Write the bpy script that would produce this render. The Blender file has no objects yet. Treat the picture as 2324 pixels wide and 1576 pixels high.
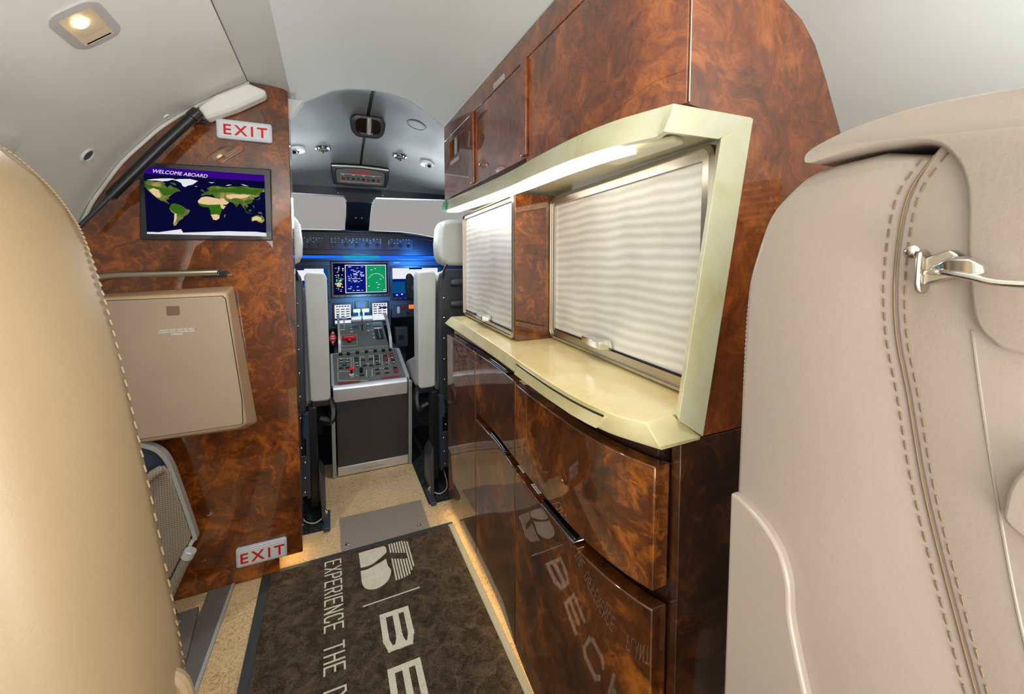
import bpy, bmesh, math, random
from math import sin, cos, pi, radians, sqrt, atan, atan2
from mathutils import Vector, Matrix
random.seed(7)
SC = bpy.context.scene
COL = SC.collection

# ------------------------------------------------------------------ camera
F_PX = 930.0
YAW = atan(417 / sqrt(930 ** 2 + 58 ** 2))
PITCH = -atan(58 / 930.0)
cd = bpy.data.cameras.new('camera')
cam = bpy.data.objects.new('camera', cd); COL.objects.link(cam)
cam.location = (0, 0, 1.0)
cam.rotation_euler = (pi / 2 + PITCH, 0, -YAW)
cd.sensor_fit = 'HORIZONTAL'; cd.sensor_width = 36.0
cd.lens = F_PX / 2324 * 36.0
cd.shift_x = 0.0; cd.shift_y = -(788 - 650) / 2324
cd.clip_start = 0.02
SC.camera = cam

# ------------------------------------------------------------------ world, view, main lights
w = bpy.data.worlds.new('world'); SC.world = w; w.use_nodes = True
wn = w.node_tree; wn.nodes.clear()
wo = wn.nodes.new('ShaderNodeOutputWorld'); wb = wn.nodes.new('ShaderNodeBackground')
wb.inputs['Color'].default_value = (0.375, 0.365, 0.35, 1); wb.inputs['Strength'].default_value = 1.0
wn.links.new(wb.outputs[0], wo.inputs[0])
SC.view_settings.view_transform = 'Standard'; SC.view_settings.look = 'None'
SC.view_settings.exposure = 0.0; SC.view_settings.gamma = 1.0
SC.view_settings.use_curve_mapping = False

def area(name, loc, target, sx, sy, power, color=(1, 1, 1), spread=180):
    l = bpy.data.lights.new(name, 'AREA'); l.shape = 'RECTANGLE'; l.size = sx; l.size_y = sy
    l.energy = power; l.color = color; l.spread = radians(spread)
    o = bpy.data.objects.new(name, l); COL.objects.link(o); o.location = loc
    d = Vector(target) - Vector(loc); o.rotation_euler = d.to_track_quat('-Z', 'Y').to_euler()
    return o
def point(name, loc, power, color=(1, 1, 1), r=0.02):
    l = bpy.data.lights.new(name, 'POINT'); l.energy = power; l.color = color; l.shadow_soft_size = r
    o = bpy.data.objects.new(name, l); COL.objects.link(o); o.location = loc; return o

area('cabin_fill_up', (0.28, -0.75, 0.55), (0.22, -0.45, 2.0), .85, 0.9, 38, (0.99, 0.99, 0.985))  # added unseen fill aimed up, brightens the ceiling and bounces down
area('cabin_fill_aft', (0.45, -1.6, 1.15), (0.0, 1.0, 0.9), .6, 1.0, 5, (1.0, 0.98, 0.95))  # unseen area fill added behind the camera
area('cabin_fill_left', (-0.60, -0.55, 1.05), (0.5, 0.25, 1.1), 0.7, 0.35, 3, (1.0, 0.98, 0.95))  # added side fill, no window is modelled on this side
area('windshield_daylight_left', (-0.10, 2.72, 1.28), (0.1, 1.2, 1.1), 0.36, 0.17, 3.0, (0.88, 0.95, 1.0))
area('windshield_daylight_right', (0.50, 2.72, 1.28), (0.25, 1.2, 1.1), 0.45, 0.17, 3.4, (0.88, 0.95, 1.0))
def spot(name, loc, target, power, color, ang=100, r=0.03):
    l = bpy.data.lights.new(name, 'SPOT'); l.energy = power; l.color = color; l.spot_size = radians(ang); l.spot_blend = 0.8; l.shadow_soft_size = r
    o = bpy.data.objects.new(name, l); COL.objects.link(o); o.location = loc
    o.rotation_euler = (Vector(target) - Vector(loc)).to_track_quat('-Z', 'Y').to_euler(); return o

# ------------------------------------------------------------------ materials
def newmat(name):
    m = bpy.data.materials.new(name); m.use_nodes = True
    nt = m.node_tree; nt.nodes.clear()
    out = nt.nodes.new('ShaderNodeOutputMaterial'); b = nt.nodes.new('ShaderNodeBsdfPrincipled')
    nt.links.new(b.outputs[0], out.inputs[0])
    return m, nt, b, out
def coords(nt, scale=(1, 1, 1), rot=(0, 0, 0)):
    tc = nt.nodes.new('ShaderNodeTexCoord'); mp = nt.nodes.new('ShaderNodeMapping')
    mp.inputs['Scale'].default_value = scale; mp.inputs['Rotation'].default_value = rot
    nt.links.new(tc.outputs['Object'], mp.inputs[0]); return mp.outputs[0]
def noise(nt, vec, scale, detail=3, rough=0.5, dist=0.0):
    n = nt.nodes.new('ShaderNodeTexNoise'); n.inputs['Scale'].default_value = scale
    n.inputs['Detail'].default_value = detail; n.inputs['Roughness'].default_value = rough
    n.inputs['Distortion'].default_value = dist; nt.links.new(vec, n.inputs['Vector']); return n
def ramp(nt, fac, stops):
    r = nt.nodes.new('ShaderNodeValToRGB'); e = r.color_ramp.elements
    while len(e) < len(stops): e.new(0.5)
    for i, (p, c) in enumerate(stops):
        e[i].position = p; e[i].color = (c[0], c[1], c[2], 1)
    nt.links.new(fac, r.inputs[0]); return r.outputs[0]
def bump(nt, b, h, strength=0.2, dist=0.002):
    bn = nt.nodes.new('ShaderNodeBump'); bn.inputs['Strength'].default_value = strength
    bn.inputs['Distance'].default_value = dist; nt.links.new(h, bn.inputs['Height'])
    nt.links.new(bn.outputs[0], b.inputs['Normal'])
def srgb(r, g, b):
    f = lambda c: (c / 255 / 12.92) if c / 255 <= 0.04045 else ((c / 255 + 0.055) / 1.055) ** 2.4
    return (f(r), f(g), f(b))

def plain(name, rgb, rough=0.5, metal=0.0, coat=0.0, var=0.06, vs=8.0, bumpy=0.0, bs=60.0, spec=0.5, bd=0.001):
    m, nt, b, out = newmat(name)
    c = srgb(*rgb); v = coords(nt)
    n = noise(nt, v, vs, 3)
    lo = tuple(x * (1 - var) for x in c); hi = tuple(min(1, x * (1 + var)) for x in c)
    nt.links.new(ramp(nt, n.outputs[0], [(0.3, lo), (0.7, hi)]), b.inputs['Base Color'])
    b.inputs['Roughness'].default_value = rough; b.inputs['Metallic'].default_value = metal
    b.inputs['Coat Weight'].default_value = coat; b.inputs['Coat Roughness'].default_value = 0.04
    b.inputs['Specular IOR Level'].default_value = spec
    if bumpy: bump(nt, b, noise(nt, v, bs, 4, 0.6).outputs[0], bumpy, bd)
    return m
def emit(name, rgb, strength):
    m, nt, b, out = newmat(name); nt.nodes.remove(b)
    e = nt.nodes.new('ShaderNodeEmission'); c = srgb(*rgb); e.inputs[0].default_value = (*c, 1)
    e.inputs[1].default_value = strength; nt.links.new(e.outputs[0], out.inputs[0]); return m

def burl(name, dark, mid, light, scale=1.0, coat=1.0):
    m, nt, b, out = newmat(name)
    v = coords(nt, (scale, scale, scale))
    warp = noise(nt, v, 9.0, 3, 0.6, 0.6)
    sub = nt.nodes.new('ShaderNodeVectorMath'); sub.operation = 'SUBTRACT'; sub.inputs[1].default_value = (0.5, 0.5, 0.5)
    nt.links.new(warp.outputs['Color'], sub.inputs[0])
    mul = nt.nodes.new('ShaderNodeVectorMath'); mul.operation = 'SCALE'; mul.inputs['Scale'].default_value = 0.13
    nt.links.new(sub.outputs[0], mul.inputs[0])
    add = nt.nodes.new('ShaderNodeVectorMath'); add.operation = 'ADD'
    nt.links.new(v, add.inputs[0]); nt.links.new(mul.outputs[0], add.inputs[1])
    n1 = noise(nt, add.outputs[0], 20, 8, 0.64, 0.9)
    n2 = noise(nt, add.outputs[0], 6.0, 3, 0.5, 0.4)
    n3 = noise(nt, add.outputs[0], 75, 5, 0.7, 1.5)
    mix = nt.nodes.new('ShaderNodeMath'); mix.operation = 'MULTIPLY_ADD'
    nt.links.new(n2.outputs[0], mix.inputs[0]); mix.inputs[1].default_value = 0.55
    s1 = nt.nodes.new('ShaderNodeMath'); s1.operation = 'MULTIPLY_ADD'
    nt.links.new(n1.outputs[0], s1.inputs[0]); s1.inputs[1].default_value = 0.75
    s2 = nt.nodes.new('ShaderNodeMath'); s2.operation = 'MULTIPLY'; nt.links.new(n3.outputs[0], s2.inputs[0]); s2.inputs[1].default_value = 0.30
    nt.links.new(s2.outputs[0], s1.inputs[2]); nt.links.new(s1.outputs[0], mix.inputs[2])
    col = ramp(nt, mix.outputs[0], [(0.60, dark), (0.71, tuple((a + c) / 2 for a, c in zip(dark, mid))), (0.82, mid), (0.95, light), (1.0, tuple(x * 1.2 for x in light))])
    nt.links.new(col, b.inputs['Base Color'])
    b.inputs['Roughness'].default_value = 0.38; b.inputs['Specular IOR Level'].default_value = 0.3
    b.inputs['Coat Weight'].default_value = coat; b.inputs['Coat Roughness'].default_value = 0.012
    b.inputs['Coat IOR'].default_value = 1.75
    return m

M = {}
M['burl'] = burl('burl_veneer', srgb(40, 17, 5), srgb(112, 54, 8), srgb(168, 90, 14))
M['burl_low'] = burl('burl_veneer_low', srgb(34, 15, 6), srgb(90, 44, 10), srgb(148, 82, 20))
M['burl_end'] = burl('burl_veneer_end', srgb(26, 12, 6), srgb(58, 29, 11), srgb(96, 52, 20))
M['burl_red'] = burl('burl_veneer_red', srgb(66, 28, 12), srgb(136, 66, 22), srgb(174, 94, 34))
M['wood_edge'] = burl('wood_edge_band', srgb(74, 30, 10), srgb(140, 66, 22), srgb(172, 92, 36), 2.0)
M['wood_dark'] = plain('dark_stained_wood', (38, 18, 10), 0.3, coat=1.0, var=0.2)
M['marble'] = None
def marble(name, c4):
    m, nt, b, out = newmat(name)
    v = coords(nt); n = noise(nt, v, 7, 6, 0.6, 1.2); 
    nt.links.new(ramp(nt, n.outputs[0], [(p_, srgb(*c_)) for p_, c_ in zip((.25, .45, .62, .8), c4)]), b.inputs['Base Color'])
    b.inputs['Roughness'].default_value = 0.3; b.inputs['Coat Weight'].default_value = 0.5; b.inputs['Coat Roughness'].default_value = 0.06
    return m
M['marble'] = marble('pale_stone', ((200, 190, 134), (212, 208, 172), (220, 216, 190), (206, 210, 184)))
M['marble_top'] = marble('cream_stone', ((214, 186, 116), (226, 206, 150), (232, 216, 168), (224, 208, 156)))
M['marble_edge'] = marble('tan_stone_edge', ((204, 186, 128), (214, 202, 152), (222, 212, 166), (210, 198, 146)))
M['leather'] = plain('beige_leather', (163, 149, 138), 0.30, var=0.05, vs=5, bumpy=0.25, bs=260, bd=0.0008)
M['leather_tan'] = plain('tan_leather', (158, 134, 102), 0.42, var=0.05, vs=5, bumpy=0.25, bs=240, bd=0.0008)
M['leather_grey'] = plain('grey_leather', (196, 199, 196), 0.45, var=0.04, bumpy=0.2, bs=160)
M['stitch'] = plain('stitch_thread', (128, 106, 80), 0.7)
M['stitch_light'] = plain('pale_stitch_thread', (204, 178, 138), 0.7)
M['liner'] = plain('headliner_leather', (228, 229, 222), 0.55, var=0.03, vs=3, bumpy=0.35, bs=38, bd=0.0025)
M['liner_smooth'] = plain('smooth_headliner', (214, 219, 217), 0.6, var=0.02, vs=3, bumpy=0.1, bs=60)
M['liner_grey'] = plain('cockpit_headliner', (128, 133, 132), 0.5, var=0.05, vs=6, bumpy=0.2, bs=80)
M['plastic_grey'] = plain('grey_plastic', (186, 184, 182), 0.4)
M['plastic_white'] = plain('white_plastic', (222, 224, 228), 0.3)
M['taupe'] = plain('taupe_plastic', (176, 156, 136), 0.42, var=0.03)
M['taupe_dark'] = plain('taupe_latch', (136, 118, 98), 0.35, metal=0.3)
M['bin_tan'] = plain('tan_plastic_frame', (192, 164, 132), 0.42, var=0.03)
M['black'] = plain('black_satin', (22, 23, 26), 0.35, var=0.1)
M['black_gloss'] = plain('black_gloss', (12, 12, 14), 0.12, coat=0.6)
M['navy'] = plain('navy_black_trim', (14, 22, 38), 0.4, var=0.1)
M['shell'] = plain('charcoal_shell', (54, 58, 66), 0.38, var=0.06, vs=12)
M['panel'] = plain('panel_grey', (44, 58, 76), 0.5, var=0.05)
M['console'] = plain('console_grey', (96, 98, 94), 0.5, var=0.06)
M['alu'] = plain('brushed_aluminium', (222, 224, 228), 0.42, metal=0.6, var=0.05, vs=20)
M['alu_pale'] = plain('pale_grey_metal', (176, 180, 178), 0.4, metal=0.3, var=0.04)
M['chrome'] = plain('chrome', (225, 222, 215), 0.14, metal=1.0)
M['nickel'] = plain('satin_nickel', (196, 188, 176), 0.28, metal=1.0)
M['gold_metal'] = plain('champagne_metal', (196, 176, 140), 0.3, metal=0.9)
M['white_ink'] = plain('white_ink', (228, 228, 226), 0.6)
M['dark_ink'] = plain('dark_ink', (60, 60, 60), 0.6)
M['red_ink'] = plain('red_ink', (206, 20, 34), 0.5)
M['red_dull'] = plain('dull_red', (128, 30, 38), 0.5)
M['red_bright'] = emit('lit_red_knob', (236, 22, 22), 1.0)
M['rubber'] = plain('grey_ribbon', (150, 149, 140), 0.6)
M['rubber_dark'] = plain('dark_mat_edge', (50, 54, 56), 0.65)
M['sill'] = plain('threshold_grey', (112, 108, 104), 0.45, metal=0.3)
M['groove'] = plain('shadow_gap', (14, 10, 8), 0.8)
M['green_reflect'] = plain('green_reflection_paint', (20, 150, 100), 0.3, coat=0.5)  # colour standing in for a reflection on the stone arch
def carpet():
    m, nt, b, out = newmat('beige_carpet')
    v = coords(nt); n = noise(nt, v, 62, 3, 0.6, 3.0); n2 = noise(nt, v, 4, 2)
    mx = nt.nodes.new('ShaderNodeMath'); mx.operation = 'MULTIPLY_ADD'; mx.inputs[1].default_value = 0.35
    nt.links.new(n2.outputs[0], mx.inputs[0]); nt.links.new(n.outputs[0], mx.inputs[2])
    nt.links.new(ramp(nt, mx.outputs[0], [(0.42, srgb(150, 118, 78)), (0.62, srgb(202, 172, 130)), (0.85, srgb(222, 196, 158))]), b.inputs['Base Color'])
    b.inputs['Roughness'].default_value = 0.95; b.inputs['Specular IOR Level'].default_value = 0.1
    bump(nt, b, n.outputs[0], 0.5, 0.003); return m
M['carpet'] = carpet()
def fibre(name, lo, mid, hi, bs=420):
    m, nt, b, out = newmat(name)
    v = coords(nt); n = noise(nt, v, bs, 3, 0.8, 0.3); n2 = noise(nt, v, 30, 3, 0.6, 1)
    mx = nt.nodes.new('ShaderNodeMath'); mx.operation = 'MULTIPLY_ADD'; mx.inputs[1].default_value = 0.4
    nt.links.new(n2.outputs[0], mx.inputs[0]); nt.links.new(n.outputs[0], mx.inputs[2])
    nt.links.new(ramp(nt, mx.outputs[0], [(0.5, lo), (0.68, mid), (0.88, hi)]), b.inputs['Base Color'])
    b.inputs['Roughness'].default_value = 0.95; b.inputs['Specular IOR Level'].default_value = 0.1
    bump(nt, b, n.outputs[0], 0.8, 0.003); return m
M['mat_brown'] = fibre('brown_mat_pile', srgb(36, 29, 24), srgb(66, 54, 44), srgb(136, 116, 94), 620)
M['mat_cream'] = fibre('cream_mat_pile', srgb(196, 188, 166), srgb(222, 216, 198), srgb(236, 232, 216))
M['dark_floor'] = fibre('dark_floor_rubber', srgb(22, 26, 28), srgb(34, 38, 40), srgb(70, 72, 70), 120)
def dots(name, base, dot, scale, r=0.22, rough=0.45, bmp=0.5, rot=(0, 0, 0)):
    m, nt, b, out = newmat(name)
    v = coords(nt, (scale, scale, scale), rot)
    vo = nt.nodes.new('ShaderNodeTexVoronoi'); vo.inputs['Scale'].default_value = 1.0; vo.voronoi_dimensions = '2D'; vo.inputs['Randomness'].default_value = 0.0
    nt.links.new(v, vo.inputs['Vector'])
    nt.links.new(ramp(nt, vo.outputs['Distance'], [(r, dot), (r + 0.12, base)]), b.inputs['Base Color'])
    b.inputs['Roughness'].default_value = rough; bump(nt, b, vo.outputs['Distance'], bmp, 0.002); return m
M['tread'] = dots('dotted_tread', srgb(134, 122, 112), srgb(176, 166, 154), 130, rot=(0, 0, .78))
M['perf'] = dots('perforated_taupe', srgb(152, 140, 124), srgb(108, 98, 84), 170, rot=(pi / 2, 0, 0))
M['grille'] = dots('black_grille', srgb(66, 67, 68), srgb(30, 31, 32), 230, bmp=0.8, rot=(pi / 2, 0, 0))
def shutter():
    m, nt, b, out = newmat('ribbed_metal_shutter')
    v = coords(nt)
    wv = nt.nodes.new('ShaderNodeTexWave'); wv.wave_type = 'BANDS'; wv.bands_direction = 'Z'
    wv.inputs['Scale'].default_value = 16.0; wv.inputs['Distortion'].default_value = 4.5
    wv.inputs['Detail'].default_value = 1; wv.inputs['Detail Scale'].default_value = 0.35
    nt.links.new(v, wv.inputs['Vector'])
    n2 = noise(nt, v, 5, 2)
    mx = nt.nodes.new('ShaderNodeMath'); mx.operation = 'MULTIPLY_ADD'; mx.inputs[1].default_value = 0.35
    nt.links.new(wv.outputs['Fac'], mx.inputs[0]); nt.links.new(n2.outputs[0], mx.inputs[2])
    nt.links.new(ramp(nt, mx.outputs[0], [(0.2, srgb(184, 181, 175)), (0.6, srgb(218, 215, 210)), (1.0, srgb(244, 243, 240))]), b.inputs['Base Color'])  # wave bands put the moire sheen of the ribs into the base colour
    b.inputs['Metallic'].default_value = 0.15; b.inputs['Roughness'].default_value = 0.42
    w2 = nt.nodes.new('ShaderNodeTexWave'); w2.bands_direction = 'Z'; w2.inputs['Scale'].default_value = 90
    nt.links.new(v, w2.inputs['Vector']); bump(nt, b, w2.outputs['Fac'], 0.12, 0.0006)
    return m
M['shutter'] = shutter()
M['strip'] = emit('led_strip', (255, 246, 230), 6.5)
M['bulb'] = emit('halogen_bulb', (255, 226, 176), 14.0)
M['gold_strip'] = emit('floor_strip', (255, 220, 150), 26.0)
M['refl'] = plain('lamp_reflector', (240, 222, 190), 0.45, metal=0.3)
M['sign_face'] = plain('sign_diffuser', (206, 212, 226), 0.25, coat=0.4)
M['s_white'] = emit('screen_white', (235, 238, 245), 1.0)
M['s_blue'] = emit('screen_blue', (10, 24, 120), 1.0)
M['s_navy'] = emit('screen_navy', (10, 10, 52), 0.9)
M['s_purple'] = emit('screen_purple', (54, 8, 130), 1.0)
M['s_green'] = emit('screen_green', (20, 150, 96), 1.0)
M['s_olive'] = emit('screen_olive', (90, 140, 50), 1.0)
M['s_sky'] = emit('screen_sky', (110, 140, 245), 1.0)
M['s_teal'] = emit('screen_teal', (8, 74, 130), 1.0)
M['s_orange'] = emit('screen_orange', (250, 120, 40), 1.2)
M['s_blueglow'] = emit('blue_light_bar', (28, 96, 220), 1.4)
M['s_greenled'] = emit('green_led', (40, 230, 120), 1.5)
def land():
    m, nt, b, out = newmat('screen_land'); nt.nodes.remove(b)
    v = coords(nt); n = noise(nt, v, 28, 4, 0.6)
    c = ramp(nt, n.outputs[0], [(0.38, srgb(48, 84, 26)), (0.52, srgb(92, 112, 48)), (0.66, srgb(176, 148, 96))])
    e = nt.nodes.new('ShaderNodeEmission'); nt.links.new(c, e.inputs[0]); nt.links.new(e.outputs[0], out.inputs[0]); return m
M['s_land'] = land()
M['s_sand'] = emit('screen_sand', (226, 196, 146), 1.0)
M['s_forest'] = emit('screen_forest', (56, 100, 24), 1.0)
M['s_ice'] = emit('screen_ice', (226, 228, 232), 1.0)
def glass():
    m, nt, b, out = newmat('thin_glass'); nt.nodes.remove(b)
    t = nt.nodes.new('ShaderNodeBsdfTransparent'); g = nt.nodes.new('ShaderNodeBsdfGlossy'); g.inputs['Roughness'].default_value = 0.02
    fr = nt.nodes.new('ShaderNodeFresnel'); mx = nt.nodes.new('ShaderNodeMixShader')
    nt.links.new(fr.outputs[0], mx.inputs[0]); nt.links.new(t.outputs[0], mx.inputs[1]); nt.links.new(g.outputs[0], mx.inputs[2])
    nt.links.new(mx.outputs[0], out.inputs[0]); return m
M['glass'] = glass()

# ------------------------------------------------------------------ helpers
def BM(): return bmesh.new()
def box(bm, x0, x1, y0, y1, z0, z1):
    vs = [bm.verts.new(p) for p in ((x0, y0, z0), (x1, y0, z0), (x1, y1, z0), (x0, y1, z0), (x0, y0, z1), (x1, y0, z1), (x1, y1, z1), (x0, y1, z1))]
    for f in ((3, 2, 1, 0), (4, 5, 6, 7), (0, 1, 5, 4), (1, 2, 6, 5), (2, 3, 7, 6), (3, 0, 4, 7)): bm.faces.new([vs[i] for i in f])
    return bm
def prism(bm, pts, axis, a, b):
    """polygon pts extruded along axis: 'x' pts=(y,z); 'y' pts=(x,z); 'z' pts=(x,y)"""
    def P(p, t): return {'x': (t, p[0], p[1]), 'y': (p[0], t, p[1]), 'z': (p[0], p[1], t)}[axis]
    A = [bm.verts.new(P(p, a)) for p in pts]; B = [bm.verts.new(P(p, b)) for p in pts]
    fs = [bm.faces.new(A), bm.faces.new(B[::-1])]
    n = len(pts)
    for i in range(n): fs.append(bm.faces.new([A[i], B[i], B[(i + 1) % n], A[(i + 1) % n]]))
    bmesh.ops.recalc_face_normals(bm, faces=bm.faces[:])
    return bm
def rings(bm, rs, closed=True, cap=True):
    """skin list of rings (equal length lists of points)"""
    V = [[bm.verts.new(p) for p in r] for r in rs]
    n = len(V[0])
    for a, b in zip(V, V[1:]):
        for i in range(n if closed else n - 1):
            j = (i + 1) % n
            bm.faces.new([a[i], a[j], b[j], b[i]])
    if cap and closed:
        bm.faces.new(V[0][::-1]); bm.faces.new(V[-1])
    bmesh.ops.recalc_face_normals(bm, faces=bm.faces[:])
    return bm
def frame_dirs(d):
    d = d.normalized(); up = Vector((0, 0, 1)) if abs(d.z) < 0.9 else Vector((1, 0, 0))
    a = d.cross(up).normalized(); return a, a.cross(d).normalized()
def cyl(bm, p0, p1, r0, r1=None, n=16):
    p0 = Vector(p0); p1 = Vector(p1); r1 = r0 if r1 is None else r1
    a, b = frame_dirs(p1 - p0)
    R = lambda c, r: [c + (a * cos(2 * pi * i / n) + b * sin(2 * pi * i / n)) * r for i in range(n)]
    return rings(bm, [R(p0, r0), R(p1, r1)])
def tube(bm, pts, r, n=10, radii=None):
    pts = [Vector(p) for p in pts]; rs = []
    a = None
    for i, p in enumerate(pts):
        d = (pts[min(i + 1, len(pts) - 1)] - pts[max(i - 1, 0)]).normalized()
        if a is None: a, b = frame_dirs(d)
        else:
            a = (a - d * a.dot(d)).normalized(); b = a.cross(d).normalized()
        rr = radii[i] if radii else r
        rs.append([p + (a * cos(2 * pi * k / n) + b * sin(2 * pi * k / n)) * rr for k in range(n)])
    return rings(bm, rs)
def lathe(bm, prof, c, d, n=24):
    """prof list of (r, h) along direction d from centre c"""
    c = Vector(c); d = Vector(d).normalized(); a, b = frame_dirs(d)
    rs = [[c + d * h + (a * cos(2 * pi * i / n) + b * sin(2 * pi * i / n)) * max(r, 1e-5) for i in range(n)] for r, h in prof]
    return rings(bm, rs)
def rrect(w, h, r, n=5):
    pts = []
    for cx, cy, a0 in ((w / 2 - r, h / 2 - r, 0), (-w / 2 + r, h / 2 - r, 90), (-w / 2 + r, -h / 2 + r, 180), (w / 2 - r, -h / 2 + r, 270)):
        for i in range(n + 1):
            a = radians(a0 + 90 * i / n); pts.append((cx + r * cos(a), cy + r * sin(a)))
    return pts
def shift(pts, dx, dy): return [(x + dx, y + dy) for x, y in pts]
def ringframe(bm, outer, inner, axis, a, b):
    """flat picture-frame ring between two equal length outlines"""
    def P(p, t): return Vector({'x': (t, p[0], p[1]), 'y': (p[0], t, p[1]), 'z': (p[0], p[1], t)}[axis])
    rs = [[P(p, a) for p in outer], [P(p, b) for p in outer], [P(p, b) for p in inner], [P(p, a) for p in inner]]
    V = [[bm.verts.new(p) for p in r] for r in rs]; n = len(outer)
    for k in range(4):
        A = V[k]; B = V[(k + 1) % 4]
        for i in range(n): bm.faces.new([A[i], A[(i + 1) % n], B[(i + 1) % n], B[i]])
    bmesh.ops.recalc_face_normals(bm, faces=bm.faces[:]); return bm
def catmull(pts, k=6):
    out = []
    P = [pts[0]] + list(pts) + [pts[-1]]
    for i in range(1, len(P) - 2):
        p0, p1, p2, p3 = [Vector(q) for q in P[i - 1:i + 3]]
        for j in range(k):
            t = j / k
            out.append(tuple(0.5 * ((2 * p1) + (p2 - p0) * t + (2 * p0 - 5 * p1 + 4 * p2 - p3) * t * t + (3 * p1 - p0 - 3 * p2 + p3) * t ** 3)))
    out.append(tuple(pts[-1])); return out

def empty(name, loc, label=None, cat=None, group=None, kind=None):
    o = bpy.data.objects.new(name, None); COL.objects.link(o); o.location = loc; o.empty_display_size = 0.02
    tag(o, label, cat, group, kind); return o
def tag(o, label=None, cat=None, group=None, kind=None):
    if label: o['label'] = label
    if cat: o['category'] = cat
    if group: o['group'] = group
    if kind: o['kind'] = kind
    return o
def wloc(o):
    v = Vector((0, 0, 0))
    while o is not None: v = v + o.location; o = o.parent
    return v
def obj(name, bm, m, parent=None, smooth=35, bev=0, seg=3, origin=None, label=None):
    me = bpy.data.meshes.new(name)
    off = wloc(parent) if parent else Vector((0, 0, 0))
    if origin is not None:
        loc = Vector(origin) - off
    else:
        xs = [v.co for v in bm.verts]
        c = Vector((sum(v.x for v in xs) / len(xs), sum(v.y for v in xs) / len(xs), min(v.z for v in xs)))
        loc = c - off
    bmesh.ops.translate(bm, verts=bm.verts[:], vec=-(off + loc))
    bm.to_mesh(me); bm.free()
    for mm in (m if isinstance(m, (list, tuple)) else [m]): me.materials.append(M[mm] if isinstance(mm, str) else mm)
    if smooth:
        for p in me.polygons: p.use_smooth = True
        me.set_sharp_from_angle(angle=radians(smooth))
    o = bpy.data.objects.new(name, me); COL.objects.link(o); o.location = loc
    if parent: o.parent = parent
    if bev:
        md = o.modifiers.new('bevel', 'BEVEL'); md.width = bev; md.segments = seg; md.limit_method = 'ANGLE'; md.angle_limit = radians(40)
    if label: o['label'] = label
    return o
def inset_poly(pts, d):
    n = len(pts); ar = sum(pts[i][0] * pts[(i + 1) % n][1] - pts[(i + 1) % n][0] * pts[i][1] for i in range(n)); sg = 1 if ar > 0 else -1; out = []
    for i in range(n):
        a = Vector(pts[i - 1]); b = Vector(pts[i]); c = Vector(pts[(i + 1) % n]); t = (c - a)
        if t.length < 1e-9: out.append(tuple(b)); continue
        t.normalize(); out.append((b.x - t.y * sg * d, b.y + t.x * sg * d))
    return out
def pillow(bm, pts, x0, x1, ins, depth, k=5, w=lambda y: 1.0):
    """extrude outline (y,z) along x with a softly rounded near face"""
    rs_ = []
    for i in range(k + 1):
        a = pi / 2 * i / k; q0 = inset_poly(pts, ins * (1 - sin(a))); q = [(p[0] + (b[0] - p[0]) * w(p[0]), p[1] + (b[1] - p[1]) * w(p[0])) for p, b in zip(pts, q0)]; rs_.append([(x0 + depth * (1 - cos(a)), y, z) for y, z in q])
    rs_.append([(x1, y, z) for y, z in pts])
    rings(bm, rs_); bmesh.ops.triangulate(bm, faces=[f for f in bm.faces if len(f.verts) > 4], ngon_method='EAR_CLIP'); bmesh.ops.recalc_face_normals(bm, faces=bm.faces[:])
    return bm
def text(name, body, size, m, parent, origin, xd, yd, xs=1.0, shear=0.0, ext=0.0004, off=0.0, align='LEFT', spacing=1.0):
    cu = bpy.data.curves.new(name, 'FONT'); cu.body = body; cu.size = size; cu.extrude = ext; cu.offset = off
    cu.shear = shear; cu.align_x = align; cu.resolution_u = 4; cu.space_character = spacing
    t = bpy.data.objects.new(name + '_tmp', cu); COL.objects.link(t)
    dg = bpy.context.evaluated_depsgraph_get(); dg.update()
    me = bpy.data.meshes.new_from_object(t.evaluated_get(dg)); bpy.data.objects.remove(t)
    bm = BM(); bm.from_mesh(me); bpy.data.meshes.remove(me)
    X = Vector(xd).normalized(); Y = Vector(yd).normalized(); Z = X.cross(Y)
    O = Vector(origin)
    for v in bm.verts: v.co = O + X * v.co.x * xs + Y * v.co.y + Z * v.co.z
    return obj(name, bm, m, parent, smooth=0)
def struct(name, bm, m, **k):
    o = obj(name, bm, m, **k); o['kind'] = 'structure'; return o
def copy_tree(o, dv=(0, 0, 0), label=None, parent=None):
    c = o.copy(); COL.objects.link(c)
    if parent is not None: c.parent = parent
    else: c.location = o.location + Vector(dv)
    if label: c['label'] = label
    for ch in [x for x in o.children]: copy_tree(ch, parent=c)
    return c
def quadpatch(bm, P, us, vs):
    """flat little rectangle via map P(u,v)"""
    bm.faces.new([bm.verts.new(P(*q)) for q in ((us[0], vs[0]), (us[1], vs[0]), (us[1], vs[1]), (us[0], vs[1]))])

# ================================================================== SETTING
LEFTP = [(-.203, 1.526), (-.28, 1.476), (-.352, 1.424), (-.412, 1.373), (-.454, 1.326), (-.502, 1.268), (-.539, 1.207), (-.568, 1.156), (-.592, 1.10), (-.63, .98), (-.66, .8), (-.66, .5), (-.62, .2), (-.56, 0)]
CEILP = [(-.202, 1.527), (-.15, 1.527), (-.11, 1.520), (-.093, 1.510), (-.05, 1.54), (-.017, 1.560), (.03, 1.587), (.078, 1.601), (.13, 1.608), (.177, 1.610), (.23, 1.607), (.29, 1.594), (.341, 1.566), (.38, 1.54), (.416, 1.512)]
def loftxz(name, prof, ys, m, kind=True, smooth=40):
    bm = BM(); rings(bm, [[(x, y, z) for x, z in prof] for y in ys], closed=False)
    return struct(name, bm, m, smooth=smooth)
struct('floor', box(BM(), -.75, 1.0, -1.7, 1.62, -.03, 0), 'carpet')
bm = BM(); box(bm, -.042, .352, 1.62, 2.15, -.03, 0); struct('floor_1', bm, 'carpet')
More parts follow.
